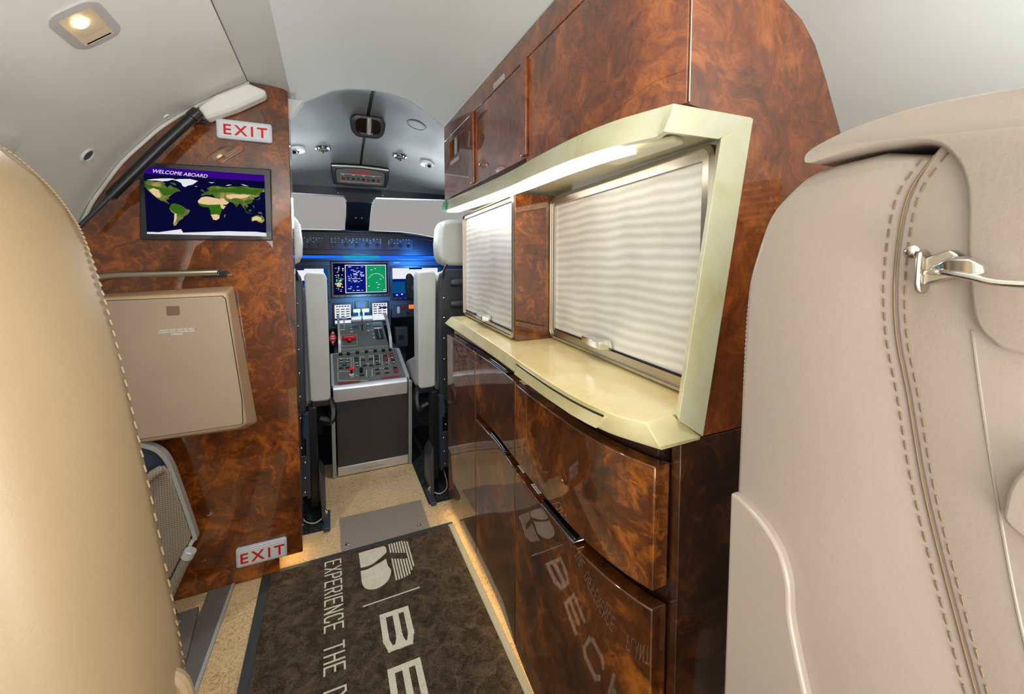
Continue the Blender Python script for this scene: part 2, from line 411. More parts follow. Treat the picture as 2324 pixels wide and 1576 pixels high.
bm = BM(); box(bm, -.75, -.042, 1.62, 3.0, -.03, .004); box(bm, .352, 1.0, 1.62, 3.0, -.03, .004); box(bm, -.042, .352, 2.15, 3.0, -.03, .004)
struct('floor_2', bm, 'dark_floor')
loftxz('wall_left', catmull(LEFTP, 3), [-1.7, -1.0, 0, 1.0, 1.452], 'liner')
loftxz('ceiling', CEILP, [-1.7, -1.0, 0, 1.0, 1.58], 'liner_smooth', smooth=30)
RP = [(.416, 1.512), (.50, 1.462), (.56, 1.43), (.631, 1.388), (.674, 1.370), (.709, 1.341), (.742, 1.293), (.789, 1.215), (.83, 1.1), (.86, .9), (.86, .5), (.80, .2), (.74, 0)]
loftxz('wall_right', RP, [-1.7, -1.0, -.3, .1, .4155], 'liner_smooth', smooth=50)
# rear closing of the far cabin is left open to the grey world and an added fill behind the camera

# window with pleated shade beside the right seat (seen as a reflection in the veneer)
bm = BM()
N = 18
def wallx(z): return .86 if z < .9 else .86 - (z - .9) / .2 * .03 if z < 1.1 else .83 - (z - 1.1) * .357
zs = [0.90 + .26 * i / (2 * N) for i in range(2 * N + 1)]
rings(bm, [[(wallx(z) - (.006 if i % 2 else .012), y, z) for i, z in enumerate(zs)] for y in (.06, .30)], closed=False)
wsh = struct('window_3', bm, 'taupe', smooth=0)
bm = BM(); ringframe(bm, shift(rrect(.28, .32, .05), .18, 1.03), shift(rrect(.235, .26, .04), .18, 1.03), 'x', .825, .87)
f = obj('window_frame', bm, 'plastic_grey', None, bev=.004); f.parent = wsh; f.location = f.location - wsh.location

# left bulkhead, veneered
prof = [(-.10, .05), (-.10, 1.519), (-.115, 1.521), (-.202, 1.526)] + catmull(LEFTP, 3)[1:-1] + [(-.56, 0), (-.167, 0), (-.167, .05)]
bm = BM(); prism(bm, prof, 'y', 1.45, 1.53); struct('wall_front', bm, 'burl', smooth=30, bev=.002)
# piping where door lining meets the bulkhead
bm = BM(); tube(bm, [(x + .004, 1.447, z - .004) for x, z in catmull(LEFTP[:9], 3)], .0045)
struct('trim_1', bm, 'liner')
# corner fillet at ceiling
bm = BM(); prism(bm, [(-.105, 1.512), (-.06, 1.512), (-.088, 1.47), (-.104, 1.455)], 'y', 1.50, 1.545); struct('trim_2', bm, 'liner_smooth', bev=.002)
# arch edge of the cabin ceiling
bm = BM(); tube(bm, [(x, 1.583, z + .001) for x, z in CEILP[3:]], .002); struct('trim_3', bm, 'alu_pale')
# door head seam
bm = BM(); tube(bm, [(-.203, y, 1.5262) for y in (-1.6, 0, 1.45)], .0012, n=6); struct('trim_4', bm, 'shell')

# cockpit headliner
CX = .177
def zc(y):
    T = [(1.58, 1.640), (1.756, 1.665), (2.0, 1.637), (2.2, 1.595), (2.3, 1.578), (2.45, 1.53), (2.54, 1.485), (2.62, 1.405)]
    for (a, za), (b, zb) in zip(T, T[1:]):
        if y <= b + 1e-6: return za + (zb - za) * (y - a) / (b - a)
    return T[-1][1]
def hl(x, y):
    t = (y - 1.58) / 1.04
    return zc(y) - (1 - t) * 1.0 * (x - CX) ** 2
bm = BM()
ys = [1.58 + 1.04 * i / 22 for i in range(23)]; xs = [-.62 + 1.594 * i / 32 for i in range(33)]
rings(bm, [[(x, y, hl(x, y)) for x in xs] for y in ys], closed=False)
struct('ceiling_1', bm, 'liner_grey', smooth=60)
# ring that closes cabin arch to headliner
bm = BM()
rings(bm, [[(x, 1.581, z) for x, z in CEILP[2:]], [(x, 1.581, hl(x, 1.58) + .002) for x, z in CEILP[2:]]], closed=False)
struct('trim_5', bm, 'liner_grey')
# black centre seam in headliner
bm = BM(); sy = [1.70 + (2.44 - 1.70) * i / 16 for i in range(17)]
rings(bm, [[(CX - .007 + .002 * (y - 1.7), y, hl(CX, y) - .0015), (CX, y, hl(CX, y) - .002), (CX + .007 - .002 * (y - 1.7), y, hl(CX, y) - .0015)] for y in sy], closed=False)
struct('trim_6', bm, 'groove')
# side walls of cockpit
bm = BM()
for s in (-1, 1):
    X = -.62 if s < 0 else .974
    vs = [(X, 1.54, 0), (X, 3.0, 0), (X, 3.0, 1.15), (X, 2.62, 1.15), (X, 2.62, 1.41), (X, 1.54, 1.41)]
    bm.faces.new([bm.verts.new(v) for v in vs])
struct('wall_left_1', bm, 'shell', smooth=0)
# windshield surround: brow band, post, sill
bm = BM()
prism(bm, [(-.62, 1.378), (.09, 1.378), (.105, 1.345), (.25, 1.345), (.262, 1.378), (.974, 1.398), (.974, 1.45), (-.62, 1.43)], 'y', 2.60, 2.66)
struct('trim_7', bm, 'navy', bev=.003)
bm = BM()
def pst(y, z, w0, w1): return [(w0, y, z), (w1, y, z), (w1, y + .05, z + .02), (w0, y + .05, z + .02)]
rings(bm, [pst(2.60, 1.39, .072, .285), pst(2.615, 1.365, .094, .262), pst(2.64, 1.335, .104, .250), pst(2.74, 1.25, .104, .246), pst(2.84, 1.14, .102, .240)])
post = struct('trim_8', bm, 'navy', bev=.003)
for i in range(2):
    bm = BM(); lathe(bm, [(.006, 0), (.006, .006), (.001, .009)], (CX - .016 + i * .034, 2.71, 1.262), (0, -1, -.1), 12)
    o = obj('screw', bm, 'chrome', None); o.parent = post; o.location -= post.location
for x in (.062, .31):
    bm = BM(); lathe(bm, [(.005, 0), (.005, .005), (.001, .007)], (x, 2.598, 1.392), (0, -1, -.1), 12)
    o = obj('screw', bm, 'chrome', None); o.parent = post; o.location -= post.location
for i, (x0, x1) in enumerate(((-.62, .11), (.24, .974))):
    bm = BM(); rings(bm, [[(x0, 2.64, 1.42), (x1, 2.64, 1.42)], [(x0, 2.86, 1.12), (x1, 2.86, 1.12)]], closed=False)
    struct('window_%d' % (i + 1), bm, 'glass', smooth=0)
# firewall below the panel
struct('wall_front_1', box(BM(), -.62, .974, 2.95, 3.0, 0, 1.14), 'navy')
# dark beam between upper cabin and cockpit, right of opening hidden by galley

# ================================================================== GALLEY
PC = [(1.56, .418), (1.40, .416), (1.214, .415), (1.1, .413), (1.0, .409), (.872, .398), (.78, .391), (.69, .387), (.60, .385), (.54, .388), (.49, .396), (.455, .406), (.43, .416)]
def cx(y):
    for (a, xa), (b, xb) in zip(PC, PC[1:]):
        if y >= b - 1e-9:
            t = (a - y) / (a - b); return xa + (xb - xa) * t
    return PC[-1][1]
def smoothcx(y): return (cx(min(1.56, y + .02)) + cx(y) + cx(max(.43, y - .02))) / 3 if .46 < y < 1.5 else cx(y)
def curve(y0, y1, dx=0.0, step=.02):
    n = max(2, int(abs(y0 - y1) / step)); return [(smoothcx(y0 + (y1 - y0) * i / n) + dx, y0 + (y1 - y0) * i / n) for i in range(n + 1)]
def front(bm, y0, y1, z0, z1, dx=0.0, th=.028):
    pts = curve(y0, y1, dx); back = [(pts[-1][0] + th if th < .2 else th, y1), (pts[0][0] + th, y0)]
    inner = [(x + th, y) for x, y in reversed(pts)]
    prism(bm, pts + inner, 'z', z0, z1); return bm
YF = 1.56
base = empty('galley_base_cabinet', (.6, 1.0, 0), 'glossy burl wood lower galley cabinet with bowed drawer fronts along the aisle', 'cabinet')
bm = BM()
bot = curve(YF, .43, .034)
prism(bm, bot + [(.80, .418), (.80, YF)], 'z', .05, .705)
obj('carcass', bm, 'wood_dark', base, bev=.001)
bm = BM(); prism(bm, [(.446, .415), (.78, .415), (.78, .432), (.446, .432)], 'z', 0, .744)
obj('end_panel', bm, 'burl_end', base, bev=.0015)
bm = BM(); prism(bm, curve(YF, .45, .03) + [(.47, .434), (.80, .434), (.80, YF)], 'z', .70, .742)
obj('top_rail', bm, 'wood_dark', base, bev=.001)
bm = BM(); box(bm, .437, .78, .44, YF, 0, .05); obj('plinth', bm, 'wood_dark', base)
bm = BM(); box(bm, .4365, .44, .45, YF - .01, .03, .036); obj('light_strip', bm, 'gold_strip', base, label='glowing warm strip light under the cabinet')
G = .0012
def fr(name, y0, y1, z0, z1, lab=None, m='burl_low'):
    bm = BM(); front(bm, y0 - G, y1 + G, z0, z1)
    return obj(name, bm, m, base, bev=.0025, label=lab, smooth=30)
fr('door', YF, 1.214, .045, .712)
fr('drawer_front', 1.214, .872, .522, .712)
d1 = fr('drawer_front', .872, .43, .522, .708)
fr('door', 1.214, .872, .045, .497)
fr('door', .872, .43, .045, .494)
# recessed pull handles
def pull(y0, y1, z, dx, m='black_gloss'):
    n = 12; pts = [(smoothcx(y0 + (y1 - y0) * i / n) + dx, y0 + (y1 - y0) * i / n) for i in range(n + 1)]
    bm = BM(); prism(bm, [(x - .006, y) for x, y in pts] + [(x + .016, y) for x, y in reversed(pts)], 'z', z - .003, z + .009)
    h = obj('handle', bm, m, base, bev=.003, label='black pull handle with chrome edge')
    bm = BM(); tube(bm, [(pts[0][0] + .014, pts[0][1], z + .002)] + [(x - .007, y, z + .002) for x, y in pts] + [(pts[-1][0] + .014, pts[-1][1], z + .002)], .0022, n=8)
    obj('handle_rim', bm, 'chrome', h)
pull(1.077, .948, .500, .006); pull(.72, .592, .499, .006); pull(1.078, .938, .715, .006)
# small lettered placards on the ledges (illegible rows)
def placard(y0, y1, z, dx=.012):
    bm = BM(); random.seed(int(y0 * 1000)); y = y0
    while y > y1:
        l = random.uniform(.004, .009)
        for r in (0, .006):
            x = smoothcx(y) + dx + r * .8
            prism(bm, [(x, y), (x + .0028, y), (x + .0028, y - l), (x, y - l)], 'z', z, z + .0006)
        y -= l + .002
    obj('placard', bm, 'white_ink', base, smooth=0)
placard(.875, .84, .7125); placard(.885, .85, .4975); placard(.80, .765, .4955)

# countertop
top = empty('galley_worktop', (.6, 1.0, .745), 'cream stone galley worktop with a bowed front edge under the metal shutters', 'worktop')
RIDGE = [(1.575, .440), (1.4, .428), (1.2, .414), (1.0, .398), (.872, .386), (.815, .380), (.72, .371), (.631, .364), (.56, .362), (.50, .366), (.462, .372), (.426, .392)]
def lerp(T, y):
    for (a, xa), (b, xb) in zip(T, T[1:]):
        if y >= b - 1e-9: return xa + (xb - xa) * (a - y) / (a - b)
    return T[-1][1]
LOWER = [(1.615, .424), (1.4, .414), (1.2, .404), (1.0, .393), (.841, .381), (.749, .374), (.66, .368), (.565, .365), (.52, .368), (.484, .374), (.45, .387), (.412, .404)]
RG = catmull([(b, a) for a, b in RIDGE], 4); LW = catmull([(b, a) for a, b in LOWER], 4)
bm = BM()
def ring(pts, z, k): return [(x, y, z) for x, y in pts] + k
aft_in = [(.448, .426, 0), (.85, .426, 0), (.85, 1.575, 0)]
top_ring = [(x, y, .778) for x, y in RG] + [(.445, .428, .778), (.446, .434, .778), (.85, .434, .778), (.85, 1.575, .778)]
low_ring = [(x, y, .748) for x, y in LW] + [(.482, .412, .748), (.483, .434, .748), (.85, .434, .748), (.85, 1.60, .748)]
bot_ring = [(x + .004, y, .742) for x, y in LW] + [(.482, .4145, .742), (.483, .434, .742), (.85, .434, .742), (.85, 1.60, .742)]
rings(bm, [bot_ring, low_ring, top_ring])
bm.normal_update()
for f_ in bm.faces: f_.material_index = 0 if f_.normal.z > .8 else 1
obj('slab', bm, ['marble_top', 'marble_edge'], top, smooth=25, bev=.0015)
# pull-out ledge in the worktop edge
bm = BM()
ly = [.80 - (.80 - .475) * i / 16 for i in range(17)]
f1 = [(lerp(LOWER, y + .03) - .0045, y + .03 * 1, .7445) for y in ly]
f2 = [(lerp(LOWER, y + .03) * .35 + lerp(RIDGE, y) * .65 - .006, y + .008, .769) for y in ly]
f3 = [(x + .012, y, z + .001) for x, y, z in f2]; f4 = [(x + .012, y, z + .001) for x, y, z in f1]
rings(bm, [[f1[i], f2[i], f3[i], f4[i]] for i in range(17)])
obj('pull_out_ledge', bm, 'marble_edge', top, smooth=25, bev=.001)
bm = BM(); tube(bm, [(x - .0012, y, z + .003) for x, y, z in f2], .0016, n=6)
obj('ledge_gap', bm, 'groove', top)

# upper cabinet
ZT0, ZT1 = 1.234, 1.508
upper = empty('galley_upper_cabinet', (.6, 1.0, 1.23), 'glossy burl wood overhead galley cabinet meeting the white ceiling', 'cabinet')
UC = [(1.56, .415), (.62, .415), (.52, .420), (.46, .430), (.415, .444)]
def ux(y): return lerp(UC, y)
def ucurve(y0, y1, dx=0, n=10): return [(ux(y0 + (y1 - y0) * i / n) + dx, y0 + (y1 - y0) * i / n) for i in range(n + 1)]
bm = BM(); prism(bm, ucurve(YF, .434, .022, 16) + [(.86, .434), (.86, YF)], 'z', 1.206, 1.50); obj('carcass', bm, 'wood_dark', upper)
def udoor(name, y0, y1, z0, z1, m='burl_red'):
    bm = BM(); p = ucurve(y0 - G, y1 + G, 0, 10); prism(bm, p + [(x + .022, y) for x, y in reversed(p)], 'z', z0, z1)
    return obj(name, bm, m, upper, bev=.0015, smooth=30)
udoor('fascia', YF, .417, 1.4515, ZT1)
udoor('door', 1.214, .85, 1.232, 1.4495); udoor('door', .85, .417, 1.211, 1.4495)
# forward panel with a small recess
bm = BM()
R0 = [(1.488, 1.371), (1.366, 1.371), (1.366, 1.430), (1.488, 1.430)]
O0 = [(YF, 1.232), (1.2155, 1.232), (1.2155, 1.4495), (YF, 1.4495)]
ringframe(bm, O0, R0, 'x', .415, .437); fp = obj('panel', bm, 'burl_red', upper, smooth=0)
bm = BM(); box(bm, .431, .4365, 1.366, 1.488, 1.371, 1.430); obj('recess', bm, 'shell', fp)
bm = BM(); box(bm, .420, .426, 1.425, 1.44, 1.371, 1.430); obj('slider', bm, 'alu', fp)
for y in (1.2145, .8505):
    bm = BM(); box(bm, .4065, .4155, y - .013, y + .013, 1.2365, 1.449); obj('grip_bar', bm, 'wood_edge', upper, bev=.003)
def inkrows(name, bm, y0, y1, z0, z1, rows, x):
    for r in range(rows):
        z = z0 + (z1 - z0) * (r + .5) / rows; h = (z1 - z0) / rows * .5; y = y0
        while y > y1:
            l = random.uniform(.003, .01); bmesh.ops.create_cube(bm, size=1, matrix=Matrix.Translation((x, y - l / 2, z)) @ Matrix.Diagonal((.0006, l, h, 1))); y -= l + .002
bm = BM(); inkrows('p', bm, 1.048, .975, 1.455, 1.471, 4, .4147); obj('placard', bm, 'white_ink', upper, smooth=0)
bm = BM(); inkrows('p', bm, 1.478, 1.378, 1.345, 1.359, 3, .4147); obj('placard', bm, 'white_ink', upper, smooth=0)
# aft end panel above the worktop (starts at slanting stone strip)
bm = BM()
ep = [(.446, 1.209), (.446, 1.49), (.50, 1.462), (.56, 1.43), (.631, 1.388), (.674, 1.370), (.709, 1.341), (.742, 1.293), (.789, 1.215), (.83, 1.1), (.855, .9), (.858, .78), (.855, .746), (.470, .746), (.555, 1.2)]
prism(bm, ep, 'y', .416, .432); obj('end_panel', bm, 'burl_red', upper, smooth=0)
bm = BM(); cyl(bm, (.445, .4155, 1.212), (.445, .4155, 1.488), .0012, n=6); obj('corner_bead', bm, 'nickel', upper)

# stone frame (arched top strip + slanting side strip)
frame = empty('niche_surround', (.5, .9, 1.2), 'pale green cream stone surround arching over the lit galley niche', 'surround')
TF = [(1.565, .413), (1.4, .412), (1.2, .410), (1.0, .406), (.872, .400), (.78, .392), (.69, .386), (.62, .383), (.56, .383), (.50, .389), (.46, .399), (.413, .413)]
def zt(y): return 1.200 + .024 * (y - .413) / 1.15
TFc = catmull([(b, a) for a, b in TF], 4)
top_o = [(x + .002, y, zt(y) + .004) for x, y in TFc] + [(.565, .413, 1.207)]
top_e = [(x - .001, y, zt(y) - .006) for x, y in TFc] + [(.5625, .409, 1.198)]
def inn(x, y): return (x - .004 if y > .9 else x - .004, y + .010 * (1.5 - y), zt(y) - .034)
top_i = [inn(x, y) for x, y in TFc[:-1]] + [(.402, .416, 1.168), (.503, .416, 1.170)]
top_b = [(x + .012, y + .006, z - .0) for x, y, z in top_i[:-1]] + [(.510, .424, 1.172)]
top_k = [(x + .05, y + .006, z + .001) for x, y, z in top_o[:-1]] + [(.57, .424, 1.207)]
bm = BM(); V = [[bm.verts.new(p) for p in r] for r in (top_k, top_o, top_e, top_i, top_b)]
for A, B in zip(V, V[1:]):
    for i in range(len(A) - 1): bm.faces.new([A[i], A[i + 1], B[i + 1], B[i]])
bmesh.ops.recalc_face_normals(bm, faces=bm.faces[:])
obj('arched_strip', bm, 'marble', frame, smooth=25)
bm = BM()
rings(bm, [[(.437, .412, .779), (.482, .409, .7485), (.486, .424, .7485), (.450, .430, .779)],
           [(.503, .412, 1.170), (.564, .409, 1.205), (.570, .424, 1.207), (.516, .430, 1.170)]])
obj('side_strip', bm, 'marble', frame, smooth=25, bev=.0012)
# soffit
bm = BM(); sp = [(x + .008, y) for x, y in TFc if y > .435]
prism(bm, sp + [(.62, .434), (.66, .7), (.66, YF)], 'z', 1.184, 1.196)
for v in bm.verts: v.co.z += .0217 * (v.co.y - .413) / 1.15 - .004
obj('soffit', bm, 'marble', frame, smooth=25)
lamp = empty('niche_light', (.41, 1.0, 1.17), 'bright white strip light under the stone arch of the niche', 'lamp')
bm = BM()
yy = [1.54 - (1.54 - .507) * i / 20 for i in range(21)]
def sx(y): return lerp(TF, y) + .004
rings(bm, [[(sx(y) + .002, y, zt(y) - .040), (sx(y) + .044, y, zt(y) - .038), (sx(y) + .040, y, zt(y) - .018), (sx(y) + .002, y, zt(y) - .018)] for y in yy])
obj('diffuser', bm, 'strip', lamp)
bm = BM(); prism(bm, [(.428, .60), (.428, .50), (.45, .445), (.475, .45), (.475, .60)], 'z', 1.168, 1.178); obj('end_cover', bm, 'marble', lamp, bev=.004)

# niche back walls & roller shutters
SA = Vector((.496, 1.589, .775)); SB = Vector((.4605, 1.0175, .775)); BA = Vector((.575, 1.02, .775)); BB = Vector((.521, .437, .775))
niche = empty('niche_interior', (.6, 1.0, .78), 'burl wood side panel standing between the two metal shutters', 'panel')
bm = BM(); prism(bm, [(SB.x + .001, 1.0125), (BA.x + .02, 1.0185), (BA.x + .02, 1.036), (SB.x + .03, 1.036)], 'z', .779, 1.183)
obj('divider', bm, 'burl', niche, bev=.002)
def shutter_unit(label, A, B, z0, z1, border, hy, hl_):
    d = (B - A); L = d.length; d.normalize(); nrm = Vector((-abs(d.y), d.x * (1 if d.y < 0 else -1), 0)).normalized()
    nrm = Vector((d.y, -d.x, 0)); 
    if nrm.x > 0: nrm = -nrm
    e = empty('roller_shutter', tuple(A + Vector((0, 0, z0 - .775))), label, 'shutter', 'metal roller shutters in the galley niche')
    def P(u, z, o): return A + d * u + nrm * o + Vector((0, 0, z - .775))
    W = L; Hh = z1 - z0
    O = [(x + W / 2, y + z0 + Hh / 2) for x, y in rrect(W, Hh, .022)]
    I = [(x + W / 2, y + z0 + Hh / 2) for x, y in rrect(W - .014, Hh - .014, .017)]
    J = [(x + W / 2, y + z0 + Hh / 2) for x, y in rrect(W - 2 * border, Hh - 2 * border, .003)]
    bm = BM(); V = []
    for ring_, o in ((O, -.03), (O, .0), (I, .004), (I, -.001)): V.append([bm.verts.new(P(u, z, o)) for u, z in ring_])
    for Aa, Bb in zip(V, V[1:]):
        for i in range(len(Aa)): bm.faces.new([Aa[i], Aa[(i + 1) % len(Aa)], Bb[(i + 1) % len(Aa)], Bb[i]])
    bmesh.ops.recalc_face_normals(bm, faces=bm.faces[:]); obj('outer_frame', bm, 'nickel', e)
    bm = BM(); V = []
    I2 = [(x + W / 2, y + z0 + Hh / 2) for x, y in rrect(W - .017, Hh - .017, .016)]
    for ring_, o in ((I2, -.004), (I2, -.001), (J, -.001), (J, -.012)): V.append([bm.verts.new(P(u, z, o)) for u, z in ring_])
    for Aa, Bb in zip(V, V[1:]):
        for i in range(len(Aa)): bm.faces.new([Aa[i], Aa[(i + 1) % len(Aa)], Bb[(i + 1) % len(Aa)], Bb[i]])
    bmesh.ops.recalc_face_normals(bm, faces=bm.faces[:]); obj('inner_frame', bm, 'nickel', e)
    # ribbed curtain
    bm = BM(); n = 4; rr = []
    for i in range(n + 1):
        z = z0 + border + (Hh - 2 * border) * i / n; o = -.008
        rr.append([P(border, z, o), P(W - border, z, o)])
    rings(bm, rr, closed=False); obj('curtain', bm, 'shutter', e, smooth=0)
    # bottom rail and handle
    bm = BM(); c = [P(border, z0 + border + .001, -.006), P(W - border, z0 + border + .001, -.006)]
    tube(bm, c, .0022, n=6); obj('bottom_rail', bm, 'groove', e)
    a0, a1 = hy; zb = z0 + border + .002
    bm = BM()
    rings(bm, [[P(u, zb, -.002), P(u, zb + h, -.002), P(u, zb + h * .9, o), P(u, zb + .002, o)] for u, h, o in ((a0, .012, .004), (a0 + .012, .018, .018), ((a0 + a1) / 2 + .01, .019, .026), (a1 - .008, .020, .026), (a1, .010, .006))])
    obj('handle', bm, 'chrome', e, smooth=20, bev=.001)
    return e
shutter_unit('large ribbed metal roller shutter in the aft part of the galley niche', BA, BB, .783, 1.176, .024, (.21, .32), 0)
shutter_unit('narrow ribbed metal roller shutter beside the cockpit at the forward end', SA, SB, .783, 1.182, .018, (.22, .36), 0)
bm = BM(); prism(bm, [(.50, 1.60), (.50, 1.02), (.80, 1.02), (.80, 1.60)], 'z', .779, 1.19)
bm.free()
# green reflection at the forward end of stone arch, modelled as a coloured sliver
bm = BM(); rings(bm, [[(.409, 1.566, 1.224), (.405, 1.576, 1.192), (.44, 1.57, 1.188)], [(.4075, 1.50, 1.2235), (.4035, 1.51, 1.1915), (.42, 1.50, 1.188)]])
tag(obj('painted_reflection', bm, 'green_reflect'), 'small green reflection painted as a patch on the forward tip of the stone arch', 'painted_reflection')
# placard strip on galley forward edge

# ================================================================== BULKHEAD FITTINGS
YB = 1.449
M['bezel'] = plain('monitor_bezel', (40, 44, 50), 0.25, coat=0.5)
mon = empty('monitor', (-.305, YB, 1.056), 'black framed wall monitor showing a purple banner over a world map', 'monitor')
bm = BM(); prism(bm, [(-.468, 1.057), (-.154, 1.061), (-.151, 1.276), (-.461, 1.267)], 'y', YB - .008, YB); obj('housing', bm, 'bezel', mon, bev=.003)
SX0, SX1, SZ0, SZ1 = -.4515, -.1685, 1.0735, 1.256
ys_ = YB - .0085
bm = BM(); box(bm, SX0, SX1, ys_ - .0003, ys_, SZ0, SZ1); obj('screen', bm, 's_navy', mon, smooth=0)
scr = [o for o in mon.children if o.name.startswith('screen')][0]
bm = BM(); box(bm, SX0, SX1, ys_ - .0006, ys_ - .0003, SZ1 - .0195, SZ1); obj('banner', bm, 's_purple', scr, smooth=0)
def mp(px, py):
    yt = 110 + (px - 145) * 85 / 1970; yb = 1180 + (px - 190) * 25 / 1958; t = (py - yt) / (yb - yt)
    xl = 145 + 45 * t; xr = 2115 + 33 * t; s = (px - xl) / (xr - xl)
    return (SX0 + (SX1 - SX0) * min(1, max(0, s)), SZ1 - (SZ1 - SZ0) * min(1, max(0, t)))
LANDS = {
 's_land': [
  [(155,345),(260,330),(330,350),(430,345),(480,370),(420,400),(500,440),(540,455),(520,410),(560,400),(600,430),(650,440),(710,490),(640,500),(590,530),(555,560),(520,590),(530,620),(505,580),(440,580),(405,600),(410,630),(440,640),(450,625),(480,630),(500,660),(540,690),(520,700),(470,670),(400,645),(340,610),(290,560),(230,510),(205,460),(165,430),(155,400)],
  [(540,360),(600,350),(650,385),(620,400),(570,380)],
  [(560,700),(610,685),(680,700),(740,730),(780,765),(855,790),(840,830),(810,870),(760,890),(740,930),(690,960),(650,1000),(630,1040),(600,1050),(585,1010),(605,940),(612,860),(560,820),(530,770)],
  [(1130,435),(1200,400),(1270,390),(1360,400),(1450,410),(1550,395),(1650,395),(1740,380),(1840,400),(1950,410),(2110,418),(2120,470),(2060,480),(2000,500),(2040,530),(1990,560),(1930,570),(1940,610),(1900,590),(1880,600),(1905,640),(1870,670),(1800,680),(1830,710),(1800,740),(1770,700),(1750,690),(1790,770),(1760,760),(1720,690),(1690,665),(1650,690),(1630,740),(1590,690),(1560,650),(1500,640),(1440,610),(1490,655),(1460,690),(1385,700),(1335,620),(1340,590),(1290,575),(1280,555),(1350,545),(1290,530),(1270,560),(1220,530),(1190,540),(1150,525),(1090,540),(1060,560),(1035,550),(1030,530),(1070,520),(1080,500),(1130,480),(1200,470),(1230,440),(1180,440)],
  [(1020,470),(1050,450),(1090,480),(1070,495)],
  [(1870,900),(1950,865),(2000,850),(2040,870),(2060,850),(2110,910),(2110,950),(2070,985),(2010,970),(1960,945),(1890,965)],
  [(1990,800),(2060,810),(2080,835),(2010,830)],[(1830,770),(1880,760),(1880,800),(1840,800)],[(1750,760),(1800,800),(1830,820),(1920,830),(1830,830),(1780,800)],
  [(1410,860),(1440,845),(1430,895),(1410,905)],[(1905,690),(1925,700),(1930,745),(1915,720)],[(1960,605),(2010,590),(2040,550),(2025,600)]],
 's_sand': [[(980,640),(1040,580),(1120,565),(1170,570),(1200,600),(1260,595),(1330,600),(1370,670),(1400,710),(1445,715),(1400,770),(1360,740),(1370,690),(1150,700),(1060,690),(990,675)],
  [(1340,590),(1400,590),(1450,630),(1498,658),(1460,688),(1390,698),(1350,640)],
  [(1190,860),(1290,850),(1340,870),(1330,920),(1280,948),(1230,940)],
  [(1450,540),(1560,520),(1700,520),(1870,530),(1800,570),(1700,590),(1600,580),(1520,600),(1450,570)],
  [(230,480),(290,450),(370,480),(400,560),(400,600),(350,600),(280,550)],[(1900,890),(1980,870),(2060,900),(2050,950),(1960,940),(1890,950)],[(612,850),(645,850),(640,940),(615,1000),(600,1010)]],
 's_forest': [[(985,680),(1060,690),(1150,700),(1370,690),(1360,740),(1380,770),(1360,830),(1340,870),(1290,850),(1190,860),(1185,800),(1155,740),(1060,735),(1000,705)],
  [(570,710),(680,705),(780,780),(760,850),(660,860),(560,800),(540,760)],[(1240,440),(1500,430),(1700,420),(1900,440),(2050,450),(1950,530),(1880,520),(1700,505),(1480,490),(1300,500),(1120,500)],[(170,400),(430,440),(640,480),(560,550),(440,570),(380,470),(210,450)],[(1760,620),(1880,610),(1895,640),(1860,665),(1780,670)]],
 's_ice': [[(580,310),(700,295),(860,290),(985,318),(930,350),(900,380),(830,395),(780,422),(740,405),(720,360),(650,325)],
  [(190,325),(300,305),(420,295),(560,290),(620,295),(520,330),(430,340),(330,330)],
  [(1155,335),(1260,335),(1210,350)],[(1440,385),(1480,368),(1550,365),(1500,380)],[(1700,350),(1760,360),(1840,385),(1760,375)],[(930,405),(985,405),(950,413)],
  [(190,1150),(290,1150),(380,1155),(560,1165),(590,1145),(640,1110),(710,1100),(680,1165),(760,1185),(860,1188),(950,1160),(1050,1145),(1200,1150),(1350,1140),(1480,1125),(1600,1140),(1700,1130),(1950,1130),(2145,1148),(2148,1205),(190,1182)]]}
for k, polys in LANDS.items():
    bm = BM(); dy = {'s_land': .0003, 's_sand': .0006, 's_forest': .0005, 's_ice': .0004}[k]
    for pl in (polys[:1] if k == 's_sand' else polys):
        q = [mp(*p) for p in pl]; f_ = bm.faces.new([bm.verts.new((x, ys_ - .0003 - dy, z)) for x, z in q])
    bmesh.ops.triangulate(bm, faces=bm.faces[:]); bmesh.ops.recalc_face_normals(bm, faces=bm.faces[:])
    obj({'s_land': 'map_land', 's_sand': 'map_desert', 's_forest': 'map_forest', 's_ice': 'map_ice'}[k], bm, k, scr, smooth=0)
for pl in LANDS['s_sand'][1:]:
    bm = BM(); bm.faces.new([bm.verts.new((x, ys_ - .0009, z)) for x, z in [mp(*p) for p in pl]]); bmesh.ops.triangulate(bm, faces=bm.faces[:]); obj('map_desert', bm, 's_sand', scr, smooth=0)
text('banner_text', 'WELCOME ABOARD', .0138, 's_white', scr, (-.434, ys_ - .0009, 1.2405), (1, 0, -.035), (0, 0, 1), xs=.98, shear=.32, ext=.0001)

def exit_sign(label, x0, x1, z0, z1, tilt=0):
    e = empty('exit_sign', ((x0 + x1) / 2, YB, z0), label, 'sign')
    W = x1 - x0; H = z1 - z0; c = ((x0 + x1) / 2, (z0 + z1) / 2)
    bm = BM(); prism(bm, shift(rrect(W, H, .007), *c), 'y', YB - .013, YB + .0005); obj('housing', bm, 'sign_face', e, bev=.003)
    bm = BM(); prism(bm, shift(rrect(W - .012, H - .012, .004), *c), 'y', YB - .0145, YB - .013); obj('face', bm, 'plastic_white', e, bev=.001)
    text('lettering', 'EXIT', H * .74, 'red_ink', e, (c[0] + .002, YB - .0149, c[1] - H * .285), (1, 0, 0), (0, 0, 1), xs=1.08, off=.0006, align='CENTER', spacing=1.32)
exit_sign('white exit sign with red letters above the monitor', -.283, -.144, 1.352, 1.407)
exit_sign('white exit sign with red letters low on the burl wood bulkhead near the floor', -.281, -.144, .0585, .1185)

